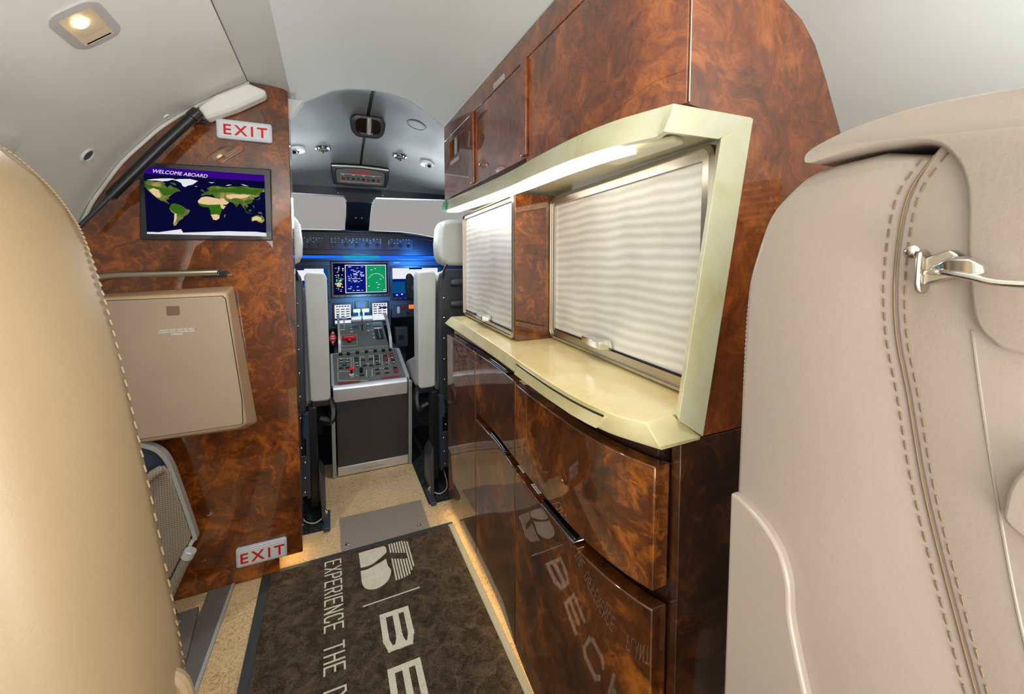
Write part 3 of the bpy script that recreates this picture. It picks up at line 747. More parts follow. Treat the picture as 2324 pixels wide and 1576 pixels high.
# small clear-wood latch above monitor
la = empty('latch', (-.254, YB, 1.29), 'small oval wood toned latch set aslant between exit sign and monitor', 'latch')
A = Vector((-.254, 0, 1.312)); ang = atan2(.046, .060)
def rot(pts, a, c): return [(c[0] + x * cos(a) - y * sin(a), c[1] + x * sin(a) + y * cos(a)) for x, y in pts]
bm = BM(); prism(bm, rot(rrect(.082, .018, .0085), ang, (-.254, 1.311)), 'y', YB - .003, YB + .0005); obj('bezel', bm, 'wood_edge', la, bev=.001)
bm = BM(); prism(bm, rot(rrect(.040, .010, .002), ang, (-.250, 1.314)), 'y', YB - .0045, YB - .003); obj('button', bm, 'taupe_dark', la, bev=.001)

# grab bar
gb = empty('grab_bar', (-.4, YB, .96), 'satin metal grab bar across the bulkhead below the monitor', 'handrail')
bm = BM(); tube(bm, catmull([(-.575, 1.449, .935), (-.57, 1.425, .945), (-.545, 1.415, .957), (-.50, 1.412, .962), (-.40, 1.412, .964), (-.292, 1.412, .9665)], 5), .0085, n=14); obj('bar', bm, 'nickel', gb)
bm = BM(); lathe(bm, [(.009, 0), (.009, .003), (.006, .004)], (-.292, 1.412, .9665), (1, 0, .02), 14); obj('end_cap', bm, 'chrome', gb)
bm = BM(); prism(bm, shift(rrect(.06, .02, .0095), -.297, .962), 'y', 1.415, 1.4495); obj('bracket', bm, 'black', gb, bev=.002)

# taupe waste / galley-nest compartment
bx = empty('wall_compartment', (-.38, YB, .5), 'taupe plastic wall compartment with push latch door under the grab bar', 'compartment')
Bk = [(-.560, .905), (-.262, .926), (-.210, .502), (-.240, .487), (-.56, .497)]
bkO = [(-.575, .895), (-.55, .912), (-.258, .927), (-.210, .502), (-.246, .487), (-.575, .498)]
frO = [(-.560, .893), (-.535, .905), (-.262, .911), (-.230, .528), (-.250, .518), (-.560, .515)]
bm = BM(); rings(bm, [[(x, YB + .0003, z) for x, z in bkO], [(x, 1.375, z) for x, z in frO]])
obj('housing', bm, 'bin_tan', bx, bev=.008, seg=4)
dO = [(-.545, .890), (-.5305, .897), (-.2735, .9005), (-.2665, .893), (-.2375, .600), (-.2375, .533), (-.2415, .529), (-.545, .526)]
gO = [(x + (-.0012 if x < -.4 else .0012), z + (.0012 if z > .7 else -.0012)) for x, z in dO]
bm = BM(); prism(bm, gO, 'y', 1.3735, 1.376); obj('door_gap', bm, 'groove', bx)
bm = BM(); prism(bm, dO, 'y', 1.3705, 1.375); dd = obj('door', bm, 'taupe', bx, bev=.0015, label='flat taupe door')
bm = BM(); prism(bm, shift(rrect(.0285, .0245, .004), -.3835, .8665), 'y', 1.3685, 1.371); obj('latch', bm, 'taupe_dark', dd, bev=.001)
for i, t in enumerate(('GALLEY MUST NOT BE USED', 'DURING TAXI, TAKEOFF AND', 'LANDING')):
    text('placard', t, .0062, 'white_ink', dd, (-.378, 1.3702, .8125 - i * .0062), (1, 0, 0), (0, 0, 1), align='CENTER', xs=.95, ext=.0001, off=.0001)

# padded cover and gas strut of the cabin door
pad = empty('door_hinge_cover', (-.22, 1.42, 1.4), 'pale grey padded leather cover over the door hinge at the ceiling corner', 'cover')
bm = BM()
Q = [(-.318, 1.422), (-.275, 1.462), (-.198, 1.508), (-.152, 1.494), (-.155, 1.478), (-.225, 1.432), (-.300, 1.391)]
prism(bm, Q, 'y', 1.405, 1.449); obj('pad', bm, 'liner', pad, bev=.008, seg=4)
bm = BM(); tube(bm, [(x, 1.404, z) for x, z in ((-.298, 1.398), (-.225, 1.438), (-.16, 1.482))], .0018, n=6); obj('piping', bm, 'liner', pad)
st = empty('gas_strut', (-.45, 1.4, 1.2), 'black telescopic gas strut slanting across the monitor corner', 'strut')
bm = BM(); tube(bm, [(-.322, 1.40, 1.398), (-.40, 1.395, 1.302), (-.505, 1.39, 1.166)], .0135, n=18); obj('cylinder', bm, 'black', st)
bm = BM(); tube(bm, [(-.505, 1.39, 1.166), (-.5095, 1.39, 1.160)], .010, n=16); obj('collar', bm, 'shell', st)
bm = BM(); tube(bm, [(-.505, 1.39, 1.166), (-.575, 1.386, 1.075)], .0055, n=12); obj('rod', bm, 'shell', st)
bm = BM(); tube(bm, [(-.330, 1.398, 1.388), (-.314, 1.402, 1.408)], .0165, n=16); obj('end_fitting', bm, 'black_gloss', st, bev=.002)
bm = BM(); box(bm, -.345, -.30, 1.415, 1.449, 1.385, 1.392); obj('mount', bm, 'black', st, bev=.002)

# ceiling fittings on door lining
def lp_surf(x):
    P = catmull(LEFTP, 3)
    for (a, za), (b, zb) in zip(P, P[1:]):
        if b <= x <= a:
            t = (a - x) / (a - b); n = Vector((-(zb - za), 0, (b - a))).normalized()
            if n.z > 0: n = -n
            return Vector((x, 0, za + (zb - za) * t)), n
p0, n0 = lp_surf(-.373)
def onl(px, py, off):  # px along slope (up-positive), py along y
    base_, n_ = lp_surf(-.373); tdir = Vector((-n_.z, 0, n_.x)); 
    if tdir.z < 0: tdir = -tdir
    return base_ + tdir * px + Vector((0, py, 0)) + n_ * off
dl = empty('downlight', tuple(p0 + Vector((0, .974, 0))), 'recessed square downlight with lit bulb in the sloping door lining', 'lamp')
sq_o = rrect(.084, .113, .026, 6); sq_i = rrect(.054, .084, .005, 6); sq_d = rrect(.036, .048, .004, 6)
bm = BM(); V = []
for pts, o in ((sq_o, -.001), (sq_o, .003), (sq_i, .004), (sq_i, .001)):
    V.append([bm.verts.new(onl(x, y + .974, o)) for x, y in pts])
for Aa, Bb in zip(V, V[1:]):
    for i in range(len(Aa)): bm.faces.new([Aa[i], Aa[(i + 1) % len(Aa)], Bb[(i + 1) % len(Aa)], Bb[i]])
bmesh.ops.recalc_face_normals(bm, faces=bm.faces[:]); obj('bezel', bm, 'plastic_grey', dl)
bm = BM(); rings(bm, [[onl(x, y + .974, .0035) for x, y in sq_i], [onl(x, y + .974, .0015) for x, y in sq_i], [onl(x, y + .974, .001) for x, y in sq_d]], cap=False)
bm.faces.new([bm.verts.new(onl(x, y + .974, .0008)) for x, y in sq_d]); obj('reflector', bm, 'refl', dl, smooth=20)
bm = BM(); c_ = onl(-.003, .962, .001); lathe(bm, [(.0115, 0), (.0105, .003), (.007, .005), (.001, .0055)], c_, n0, 20); obj('bulb', bm, 'bulb', dl)
spot('downlight_beam', tuple(onl(.0, .93, .012)), (.05, .95, 0), 11, (1, .96, .90), 120, .02)
spot('aisle_fill_spot', (.1, .05, 1.56), (.12, .85, 0), 10, (1, .97, .92), 75, .05)  # added spot without a fixture, brightens the mat
pr, nr = lp_surf(-.499)
tr = Vector((-nr.z, 0, nr.x)); tr = tr if tr.z > 0 else -tr
def grommet(label, x, y, r):
    p, n = lp_surf(x); p = p + Vector((0, y, 0))
    e = empty('grommet', tuple(p), label, 'grommet')
    bm = BM(); lathe(bm, [(r, -.001), (r, .003), (r * .93, .004), (r * .74, .0035), (r * .70, .0005), (r * .70, -.0005)], p, n, 24); obj('ring', bm, 'plastic_white', e)
    bm = BM(); lathe(bm, [(r * .69, .0002), (r * .69, .0012)], p, n, 24); obj('plug', bm, 'shell', e)
grommet('larger white ringed hole in the door lining left of the strut', -.514, 1.312, .0195)
grommet('tiny round button in the door lining beside the strut top', -.391, 1.424, .0085)
# grip recess at the left edge
p, n = lp_surf(-.535); tdir = Vector((-n.z, 0, n.x)); tdir = tdir if tdir.z > 0 else -tdir
e = empty('door_handle_recess', tuple(p + Vector((0, 1.04, 0))), 'rounded cream grip recess in the door lining at the left picture edge', 'handle')
bm = BM(); pts = rrect(.055, .13, .027, 8)
rings(bm, [[p + tdir * x + Vector((0, 1.035 + y, 0)) + n * -.001 for x, y in pts], [p + tdir * x * .97 + Vector((0, 1.035 + y * .98, 0)) + n * .007 for x, y in pts], [p + tdir * x * .8 + Vector((0, 1.035 + y * .9, 0)) + n * .009 for x, y in pts]])
obj('bezel', bm, 'liner', e)

# ================================================================== FLOOR ITEMS
sl = empty('door_threshold', (-.33, 1.2, 0), 'grey metal door threshold along the left edge of the carpet', 'threshold')
bm = BM(); prism(bm, [(-.296, 1.449), (-.355, 1.449), (-.372, .60), (-.33, .60)], 'z', 0, .006); obj('plate', bm, 'sill', sl, bev=.001)
bm = BM(); prism(bm, [(-.288, 1.449), (-.2965, 1.449), (-.331, .60), (-.322, .60)], 'z', 0, .009); obj('edge_strip', bm, 'alu_pale', sl, bev=.001)
bm = BM(); lathe(bm, [(.004, 0), (.004, .0015), (.002, .002)], (-.303, 1.405, .006), (0, 0, 1), 12); obj('screw', bm, 'chrome', sl)

tp = empty('tread_plate', (.17, 1.56, 0), 'dotted taupe tread panel on the carpet before the cockpit', 'tread plate')
bm = BM(); prism(bm, [(.014, 1.668), (.327, 1.664), (.322, 1.40), (.016, 1.40)], 'z', .0, .0035); obj('plate', bm, 'tread', tp, bev=.0008)
for x, y in ((.036, 1.497), (.287, 1.498)):
    bm = BM(); lathe(bm, [(.0075, 0), (.0075, .0018), (.0035, .0028), (.003, .0015)], (x, y, .0035), (0, 0, 1), 16); obj('screw', bm, 'chrome', tp)

mt = empty('entrance_mat', (.1, .8, 0), 'dark brown entrance mat with cream logo and lettering on the aisle floor', 'mat')
MX0, MX1, MY0, MY1 = -.222, .404, .12, 1.463
bm = BM(); prism(bm, [(MX0, MY0), (MX1, MY0), (MX1 + .002, MY1 + .004), (MX0 + .006, MY1 - .004)], 'z', .0035, .0065); obj('rubber_border', bm, 'rubber_dark', mt, bev=.001)
bm = BM(); prism(bm, [(-.200, MY0 + .02), (.384, MY0 + .02), (.386, 1.441), (-.190, 1.441)], 'z', .006, .0105); obj('pile', bm, 'mat_brown', mt, bev=.002)
bm = BM(); prism(bm, [(.3845, MY0 + .01), (.4035, MY0 + .01), (.404, 1.452), (.3865, 1.452)], 'z', .006, .0085); obj('edge_ribbon', bm, 'rubber', mt, bev=.0006, label='grey ribbon edge')
ZM = .0107
def mtext(name, body, y, xlo, xhi, pitch, xs):
    return text(name, body, (xhi - xlo) / .72 * 1.0, 'mat_cream', mt, (xlo, y, ZM), (0, -1, 0), (1, 0, 0), xs=xs, ext=.0006, off=.0005)
def stroke_letters(name, body, y0, xlo, h, wid, gap, t):
    """blocky condensed letters reading towards -y, tops towards +x"""
    G_ = {'B': [((0, 0), (0, 1)), ((0, 1), (.75, 1), (1, .88), (1, .64), (.75, .53)), ((0, .53), (.75, .53), (1, .4), (1, .12), (.75, 0), (0, 0))],
          'E': [((1, 1), (0, 1), (0, 0), (1, 0)), ((0, .52), (.85, .52))], 'C': [((1, .78), (.85, 1), (.2, 1), (0, .8), (0, .2), (.2, 0), (.85, 0), (1, .22))],
          'K': [((0, 0), (0, 1)), ((1, 1), (.05, .42)), ((.35, .62), (1, 0))], "'": [((.5, 1), (.5, .72))],
          'S': [((1, .82), (.82, 1), (.18, 1), (0, .82), (0, .65), (.18, .53), (.82, .48), (1, .35), (1, .16), (.82, 0), (.18, 0), (0, .18))],
          'X': [((0, 0), (1, 1)), ((0, 1), (1, 0))], 'P': [((0, 0), (0, 1), (.75, 1), (1, .88), (1, .6), (.75, .48), (0, .48))],
          'R': [((0, 0), (0, 1), (.75, 1), (1, .88), (1, .62), (.75, .5), (0, .5)), ((.5, .5), (1, 0))], 'I': [((.5, 0), (.5, 1))],
          'N': [((0, 0), (0, 1), (1, 0), (1, 1))], 'T': [((0, 1), (1, 1)), ((.5, 1), (.5, 0))], 'H': [((0, 0), (0, 1)), ((1, 0), (1, 1)), ((0, .5), (1, .5))],
          'D': [((0, 0), (0, 1), (.65, 1), (1, .75), (1, .25), (.65, 0), (0, 0))], 'F': [((0, 0), (0, 1), (1, 1)), ((0, .52), (.85, .52))],
          'L': [((0, 1), (0, 0), (1, 0))], 'A': [((0, 0), (.5, 1), (1, 0)), ((.2, .35), (.8, .35))], 'M': [((0, 0), (0, 1), (.5, .4), (1, 1), (1, 0))]}
    y = y0
    for ch in body:
        if ch == ' ': y -= wid * 1.35; continue
        wd = wid * (.25 if ch in "I'" else 1); bm = BM(); k = 0
        for s in G_[ch]:
            pts = [Vector((xlo + t / 2 + b * (h - t), y - t / 2 - a * (wd - t if wd > t else 0))) for a, b in s]
            for p, q in zip(pts, pts[1:]):
                d = (q - p)
                if d.length < 1e-5: continue
                d.normalize(); n_ = Vector((-d.y, d.x)) * t / 2; e1 = p - d * t * .49; e2 = q + d * t * .49; k += 1
                prism(bm, [e1 + n_, e1 - n_, e2 - n_, e2 + n_], 'z', .0095 + k * .00003, ZM + .0004 + k * .00005)
        obj(name, bm, 'mat_cream', mt, smooth=0); y -= wd + gap
stroke_letters('large_letter', "BECK'S", 1.142, .105, .079, .124, .044, .0155)
stroke_letters('small_letter', "EXPERIENCE THE DIFFERENCE", 1.424, -.036, .050, .0235, .0072, .0045)
stroke_letters('small_letter', "PLANT BECK'S", .60, -.036, .050, .0235, .0072, .0045)
bm = BM(); prism(bm, [(.065, 1.193), (.228, 1.197), (.228, 1.193), (.065, 1.189)], 'z', .0095, ZM + .0005); obj('divider_line', bm, 'mat_cream', mt, smooth=0)
# emblem
bm = BM()
up = catmull([(.070, 1.352), (.086, 1.350), (.103, 1.353), (.12, 1.362), (.138, 1.375), (.155, 1.390)], 4)
prism(bm, [(.069, 1.425), (.130, 1.4265), (.150, 1.4255), (.156, 1.419), (.157, 1.40)] + up[::-1] , 'z', .0095, ZM + .0006)
prism(bm, catmull([(.069, 1.337), (.086, 1.335), (.103, 1.339), (.12, 1.346), (.135, 1.352), (.150, 1.360)], 4) + catmull([(.150, 1.360), (.152, 1.325), (.158, 1.30), (.150, 1.272), (.135, 1.253), (.112, 1.243), (.09, 1.247), (.075, 1.262), (.069, 1.285)], 4)[1:], 'z', .0095, ZM + .0006)
obj('emblem', bm, 'mat_cream', mt, smooth=0)
bm = BM()
for i in range(8):
    x0 = .166 + i * .0085; top_, botm = 1.428, 1.252 + .0006 * i * i * .6
    midT, midB = 1.383 - i * .004, 1.352 - i * .004 + (.002 if i > 4 else 0)
    if i < 6:
        prism(bm, [(x0, top_), (x0 + .0048, top_), (x0 + .0048, midT), (x0, midT)], 'z', .0095, ZM + .0006)
        prism(bm, [(x0, midB), (x0 + .0048, midB), (x0 + .0048, botm), (x0, botm)], 'z', .0095, ZM + .0006)
    else:
        prism(bm, [(x0, top_ - .006 * (i - 5)), (x0 + .0048, top_ - .006 * (i - 5)), (x0 + .0048, botm + .01 * (i - 5)), (x0, botm + .01 * (i - 5))], 'z', .0095, ZM + .0006)
obj('emblem_stripes', bm, 'mat_cream', mt, smooth=0)
# glow under the bulkhead foot
ls = obj('floor_light', box(BM(), -.16, -.105, 1.505, 1.512, .043, .0498), 'gold_strip'); tag(ls, 'warm light strip under the foot of the left bulkhead', 'lamp')

# ================================================================== FOLDED STEP
fs = empty('folded_step', (-.45, 1.36, 0), 'folded door step with dotted taupe tread and pale rim behind the left seat', 'step')
FO = [(-.62, .40), (-.60, .505), (-.50, .520), (-.455, .506), (-.425, .482), (-.406, .440), (-.393, .385), (-.3595, .228), (-.367, .207), (-.41, .12), (-.46, .06), (-.60, .05)]
FI = [(-.61, .40), (-.59, .495), (-.50, .509), (-.459, .497), (-.433, .475), (-.415, .435), (-.402, .383), (-.3695, .230), (-.374, .215), (-.415, .13), (-.465, .07), (-.60, .06)]
FO = catmull(FO, 4); FI = catmull(FI, 4)
bm = BM(); ringframe(bm, FO, FI, 'y', 1.375, 1.40); obj('rim', bm, 'alu_pale', fs, bev=.002)
bm = BM(); prism(bm, FI, 'y', 1.388, 1.40); obj('back_plate', bm, 'panel', fs, label='blue grey back plate')
TR = [(-.60, .33), (-.47, .405), (-.44, .437), (-.423, .442), (-.412, .428), (-.402, .38), (-.3705, .232), (-.374, .217), (-.42, .125), (-.47, .07), (-.60, .06)]
bm = BM(); prism(bm, TR, 'y', 1.372, 1.386); obj('tread', bm, 'perf', fs, bev=.004)
bm = BM(); tube(bm, [(-.47, 1.355, .405), (-.44, 1.36, .432), (-.424, 1.368, .438)], .012, n=12); obj('tread_roll', bm, 'perf', fs)
bm = BM(); tube(bm, [(-.372, 1.36, .190), (-.388, 1.36, .160), (-.425, 1.36, .075), (-.45, 1.36, .02)], .0125, n=14); obj('grip_bar', bm, 'perf', fs)
bm = BM(); tube(bm, [(-.369, 1.36, .198), (-.379, 1.36, .178)], .0155, n=14); obj('end_cap', bm, 'alu', fs, bev=.002)
hp = empty('step_hinge', (-.4, 1.3, 0), 'grey hinge plate with brass bolt at the foot of the folded step', 'hinge')
bm = BM(); prism(bm, [(-.36, 1.37), (-.345, 1.20), (-.42, 1.20), (-.45, 1.36)], 'z', .0065, .022); obj('plate', bm, 'sill', hp, bev=.002)
bm = BM(); lathe(bm, [(.009, 0), (.009, .004), (.005, .006), (.005, .004)], (-.398, 1.325, .022), (0, 0, 1), 16); obj('bolt', bm, 'gold_metal', hp)
bm = BM(); cyl(bm, (-.43, 1.345, .03), (-.405, 1.345, .03), .014); obj('knuckle', bm, 'shell', hp, bev=.002)

# ================================================================== CABIN SEATS
def bevseat(o, w_, s=5):
    return o
rs = empty('cabin_seat', (.6, .1, 0), 'large beige leather cabin seat standing close on the right of the picture', 'seat')
back = [(.281, .30), (.283, .60), (.283, .762), (.282, .85), (.281, .907), (.280, .945), (.278, .979), (.269, 1.014), (.259, 1.042), (.243, 1.061), (.218, 1.078), (.172, 1.082)]
innr = [(.130, 1.07), (.135, 1.05), (.138, 1.0), (.136, .95), (.128, .903), (.112, .829), (.084, .719), (.05, .60), (.0, .45), (-.04, .30)]
bm = BM(); pillow(bm, catmull(back, 3) + innr, .380, .80, .008, .016); obj('back_shell', bm, 'leather', rs, smooth=75)
sb = [(-.01, .30), (.03, .45), (.0765, .62), (.1045, .719), (.1335, .829), (.1475, .903), (.1565, .949), (.159, .997), (.1545, 1.045), (.140, 1.077), (.130, 1.072), (.116, 1.050), (.10, .97), (.07, .90), (.03, .80), (-.01, .66), (-.08, .50), (-.15, .30)]
bm = BM(); pillow(bm, catmull(sb, 3), .3785, .80, .0028, .004); obj('backrest', bm, 'leather', rs, smooth=75)
hw = [(.216, 1.0815), (.2205, 1.0835), (.2195, 1.090), (.209, 1.0965), (.184, 1.104), (.149, 1.107), (.104, 1.103), (.0, 1.09), (-.03, 1.05), (-.035, .99), (.0, .95), (.04, .942), (.096, .944), (.109, .950), (.117, .964), (.1215, 1.0), (.124, 1.045), (.132, 1.068), (.145, 1.0795), (.172, 1.0835)]
bm = BM(); pillow(bm, catmull(hw, 4), .370, .81, .0040, .012, 7, lambda y: min(1.0, max(.0, (.2205 - y) / .05))); obj('headrest', bm, 'leather', rs, smooth=75)

def stitches(bm, pts, x, L=.0062, gap=.0042, r=.0007):
    P = [Vector((x, a, b)) for a, b in catmull(pts, 8)]; acc = 0; on = True; start = P[0]; cur = [P[0]]
    d = 0
    for p, q in zip(P, P[1:]):
        seg = (q - p).length; t = 0
        while seg - t > 1e-6:
            lim = (L if on else gap) - d; s = min(lim, seg - t); t += s; d += s
            if abs(d - (L if on else gap)) < 1e-6:
                pt = p + (q - p) * (t / seg)
                if on: tube(bm, [start, pt], r, n=5)
                start = pt; on = not on; d = 0
s1 = [(.1445, 1.072), (.158, 1.045), (.1625, .997), (.160, .949), (.151, .903), (.137, .829), (.108, .719), (.08, .62)]
bm = BM(); stitches(bm, [(a + .0035, b) for a, b in s1], .3794); stitches(bm, [(a - .0095, b) for a, b in s1], .3780); obj('stitching', bm, 'stitch', rs)
bm = BM(); tube(bm, [Vector((.3788, a - .0030, b)) for a, b in catmull(s1, 6)], .0008, n=6); obj('seam', bm, 'stitch', rs)
bm = BM(); tube(bm, [Vector((.3783, a, b)) for a, b in catmull([(.118, .955), (.110, .90), (.101, .845), (.089, .78), (.07, .70)], 6)], .0008, n=6); obj('front_seam', bm, 'leather', rs)
bm = BM(); stitches(bm, [(.2785, .80), (.278, .907), (.2755, .965), (.267, 1.008), (.257, 1.036)], .3835, L=.003, gap=.0014, r=.0008); obj('edge_stitching', bm, 'leather', rs)
# side pocket / lower panel
ap = [(.272, .45), (.272, .769), (.264, .7685), (.256, .766), (.245, .761), (.234, .754), (.225, .745), (.219, .735), (.213, .715), (.211, .69), (.204, .66), (.196, .632), (.188, .60), (.175, .50), (.17, .45)]
ap = [(a * 1.03, 1 - (1 - b) * 1.03) for a, b in ap]
bm = BM(); prism(bm, ap[:2] + catmull(ap[2:], 3), 'x', .371, .383); obj('side_panel', bm, 'leather', rs, bev=.003, seg=3, smooth=60)
bm = BM(); prism(bm, catmull([(.080, .886), (.090, .878), (.095, .866), (.0968, .852), (.0962, .842), (.085, .834)], 5) + [(-.25, .832), (-.25, .886)], 'x', .370, .43); obj('armrest', bm, 'leather', rs, bev=.002, seg=3)
bm = BM(); box(bm, .39, .80, -.42, .12, .32, .46); obj('seat_cushion', bm, 'leather', rs, bev=.03, seg=4)
bm = BM(); box(bm, .42, .74, -.3, .2, 0, .32); obj('base', bm, 'shell', rs, bev=.01)
bm = BM(); lathe(bm, [(.0045, 0), (.0045, .0015), (.003, .003), (.0005, .0035)], (.3795, .1505, 1.0065), (-1, 0, 0), 16); obj('stud', bm, 'chrome', rs)
# chrome lever
bm = BM(); prism(bm, [(.1405, 1.002), (.128, 1.0075), (.1235, 1.004), (.1245, .989), (.1405, .983)], 'x', .369, .3795)
rings(bm, [[(x, y, z) for x, z in shift(rrect(.016, .031, .0075), .3715, .9925)] for y in (.1395, .1432)]); lv = obj('headrest_lever', bm, 'nickel', rs, bev=.0025, label='polished metal lever')
bm = BM(); tube(bm, catmull([(.366, .137, .992), (.356, .125, .9925), (.352, .112, .990), (.350, .098, .987), (.350, .07, .987)], 5), .0021, n=10); obj('lever_arm', bm, 'chrome', lv)
bm = BM(); rings(bm, [[(.366, .136, .996), (.366, .136, .992), (.362, .134, .992), (.362, .134, .996)], [(.362, .124, 1.003), (.362, .122, .992), (.355, .122, .991), (.355, .124, 1.001)], [(.362, .114, 1.003), (.362, .111, .991), (.353, .111, .990), (.353, .114, 1.001)], [(.360, .108, .998), (.360, .107, .993), (.354, .107, .993), (.354, .108, .997)]])
obj('lever_paddle', bm, 'chrome', lv, bev=.001)

ls_ = empty('cabin_seat', (-.45, .5, 0), 'tan leather cabin seatback out of focus at the left picture edge', 'seat')
LO = [(-.53, 1.085), (-.44, 1.135), (-.345, 1.135), (-.292, 1.113), (-.262, 1.082), (-.244, 1.052), (-.231, 1.015), (-.2145, .925), (-.195, .772), (-.174, .58), (-.166, .48), (-.162, .36), (-.60, .36), (-.615, .60), (-.61, .90)]
bm = BM()
def inset(k, dz): return [(max(-.61, x - k), z - dz * (1 if z > .5 else 0)) for x, z in LO]
rings(bm, [[(x, .44, z) for x, z in inset(.045, .06)], [(x, .47, z) for x, z in inset(.018, .028)], [(x, .52, z) for x, z in inset(.003, .006)], [(x, .565, z) for x, z in LO], [(x, .580, z) for x, z in LO], [(x, .60, z) for x, z in inset(.02, .02)]])
obj('backrest', bm, 'leather_tan', ls_, smooth=70, bev=0)
bm = BM()
P = catmull([(x, z) for x, z in LO[2:11]], 20)
for i in range(0, len(P) - 1, 2):
    a, b = P[i], P[i + 1]; tube(bm, [(a[0] + .001, .574, a[1]), (b[0] + .001, .576, b[1])], .0010, n=6)
obj('edge_stitching', bm, 'leather_tan', ls_)
bm = BM(); box(bm, -.61, -.2, -.05, .50, .33, .44); obj('seat_cushion', bm, 'leather_tan', ls_, bev=.03, seg=4)
bm = BM(); box(bm, -.55, -.25, .0, .5, 0, .33); obj('base', bm, 'shell', ls_, bev=.01)
bm = BM(); tube(bm, catmull([(-.158, .56, .40), (-.160, .56, .47), (-.167, .56, .515), (-.18, .56, .53)], 5), .008, n=10); obj('piping', bm, 'leather_tan', ls_)

# ================================================================== COCKPIT
# overhead fittings
def hn(x, y):
    e = .004; return Vector((hl(x + e, y) - hl(x - e, y), hl(x, y + e) - hl(x, y - e), -2 * e)).normalized()
mr = empty('escape_handle', (CX, 2.0, hl(CX, 2.0)), 'black rounded emergency handle recess at the centre of the cockpit ceiling', 'handle')
c = Vector((CX, 1.975, hl(CX, 1.985) - .040)); nn = Vector((0, -.86, -.5)).normalized(); ty = Vector((0, -nn.z, nn.y)).normalized()
if ty.z < 0: ty = -ty
def OnM(x, y, o): return c + Vector((x, 0, 0)) + ty * y + nn * o
def tap(pts, k=.14): return [(x * (1 + k * (y / .09)), y) for x, y in pts]
OO = tap(rrect(.146, .096, .036, 6)); II = tap(rrect(.104, .070, .028, 6))
bm = BM(); V = []
for pts, o in ((OO, -.050), (OO, .010), (II, .014), (II, -.001)): V.append([bm.verts.new(OnM(x, y, o)) for x, y in pts])
for Aa, Bb in zip(V, V[1:]):
    for i in range(len(Aa)): bm.faces.new([Aa[i], Aa[(i + 1) % len(Aa)], Bb[(i + 1) % len(Aa)], Bb[i]])
bmesh.ops.recalc_face_normals(bm, faces=bm.faces[:]); obj('bezel', bm, 'shell', mr, bev=.003)
bm = BM(); bm.faces.new([bm.verts.new(OnM(x, y, .001)) for x, y in II]); obj('recess', bm, 'black_gloss', mr)
bm = BM(); tube(bm, [OnM(.004, .040, .006), OnM(.004, .010, .012), OnM(.004, -.03, .006)], .011, n=10); obj('grip', bm, 'alu', mr)
bm = BM(); tube(bm, [OnM(-.035, -.022, .004), OnM(-.035, -.030, .006), OnM(.02, -.030, .006), OnM(.02, -.022, .004)], .0025, n=6); obj('wire', bm, 'chrome', mr)

def eyeball(label, x, y, side=0):
    n_ = hn(x, y); p = Vector((x, y, hl(x, y))) + n_ * .003
    e = empty('air_outlet', tuple(p), label, 'air outlet', 'round chrome air outlets and lights in the cockpit ceiling')
    bm = BM(); lathe(bm, [(.037, -.01), (.037, .004), (.030, .007), (.024, .004), (.022, .002)], p, n_, 24); obj('ring', bm, 'chrome' if not side else 'plastic_white', e)
    d = Vector((.25 * side, -.6, -.7)).normalized()
    bm = BM(); lathe(bm, [(.019, 0), (.019, .014), (.013, .026), (.011, .030), (.009, .026)], p, d, 20); obj('nozzle', bm, 'chrome', e)
    if side:
        bm = BM(); lathe(bm, [(.027, 0), (.027, .022), (.022, .028), (.001, .029)], p + Vector((-.012 * side, 0, .014)), n_, 20); obj('lamp_head', bm, 'plastic_white', e)
eyeball('chrome eyeball air outlet in the cockpit ceiling left of the centre seam', -.010, 2.30)
eyeball('chrome eyeball air outlet in the cockpit ceiling right of the centre seam', .366, 2.30)
eyeball('white lamp head with chrome neck at the far left of the cockpit ceiling', -.131, 2.30, -1)
eyeball('white lamp head with chrome neck at the right of the cockpit ceiling', .516, 2.30, 1)
p = Vector((.383, 1.92, hl(.383, 1.92))); 
sp = empty('ceiling_speaker', tuple(p), 'flush round grey speaker cover in the cockpit ceiling at right', 'speaker')
n_ = hn(.383, 1.92)
bm = BM(); lathe(bm, [(.045, -.002), (.045, .003), (.040, .004), (.038, .002), (.001, .002)], p, n_, 28); obj('cover', bm, 'liner_grey', sp)

oh = empty('overhead_panel', (CX, 2.44, 1.41), 'overhead switch panel with red lettering above the windshield post', 'switch panel')
def OH(x, v, o):  # v 0 bottom 1 top
    pz = 1.418 + .100 * v; py = 2.475 - .040 * v; return Vector((CX + x, py - o * .87, pz - o * .49))
OHo = [(-.142, 0), (.142, 0), (.150, .6), (.152, 1.0), (.10, 1.07), (0, 1.10), (-.10, 1.07), (-.152, 1.0), (-.150, .6)]
OHi = [(-.122, .12), (.122, .12), (.127, .55), (.126, .78), (.08, .88), (0, .92), (-.08, .88), (-.126, .78), (-.127, .55)]
bm = BM(); V = []
for pts, o in ((OHo, -.06), (OHo, .010), (OHi, .012), (OHi, .004)): V.append([bm.verts.new(OH(x, y, o)) for x, y in pts])
for Aa, Bb in zip(V, V[1:]):
    for i in range(len(Aa)): bm.faces.new([Aa[i], Aa[(i + 1) % len(Aa)], Bb[(i + 1) % len(Aa)], Bb[i]])
bm.faces.new(V[0]); bmesh.ops.recalc_face_normals(bm, faces=bm.faces[:]); obj('housing', bm, 'navy', oh, bev=.004)
bm = BM(); bm.faces.new([bm.verts.new(OH(x, y, .006)) for x, y in OHi]); obj('face_plate', bm, 'console', oh, smooth=0)
text('lettering', 'LEARJET', .021, 'red_ink', oh, OH(0, .66, .0068), (1, 0, 0), OH(0, 1, 0) - OH(0, 0, 0), xs=1.45, shear=.25, off=.0006, align='CENTER', ext=.0002)
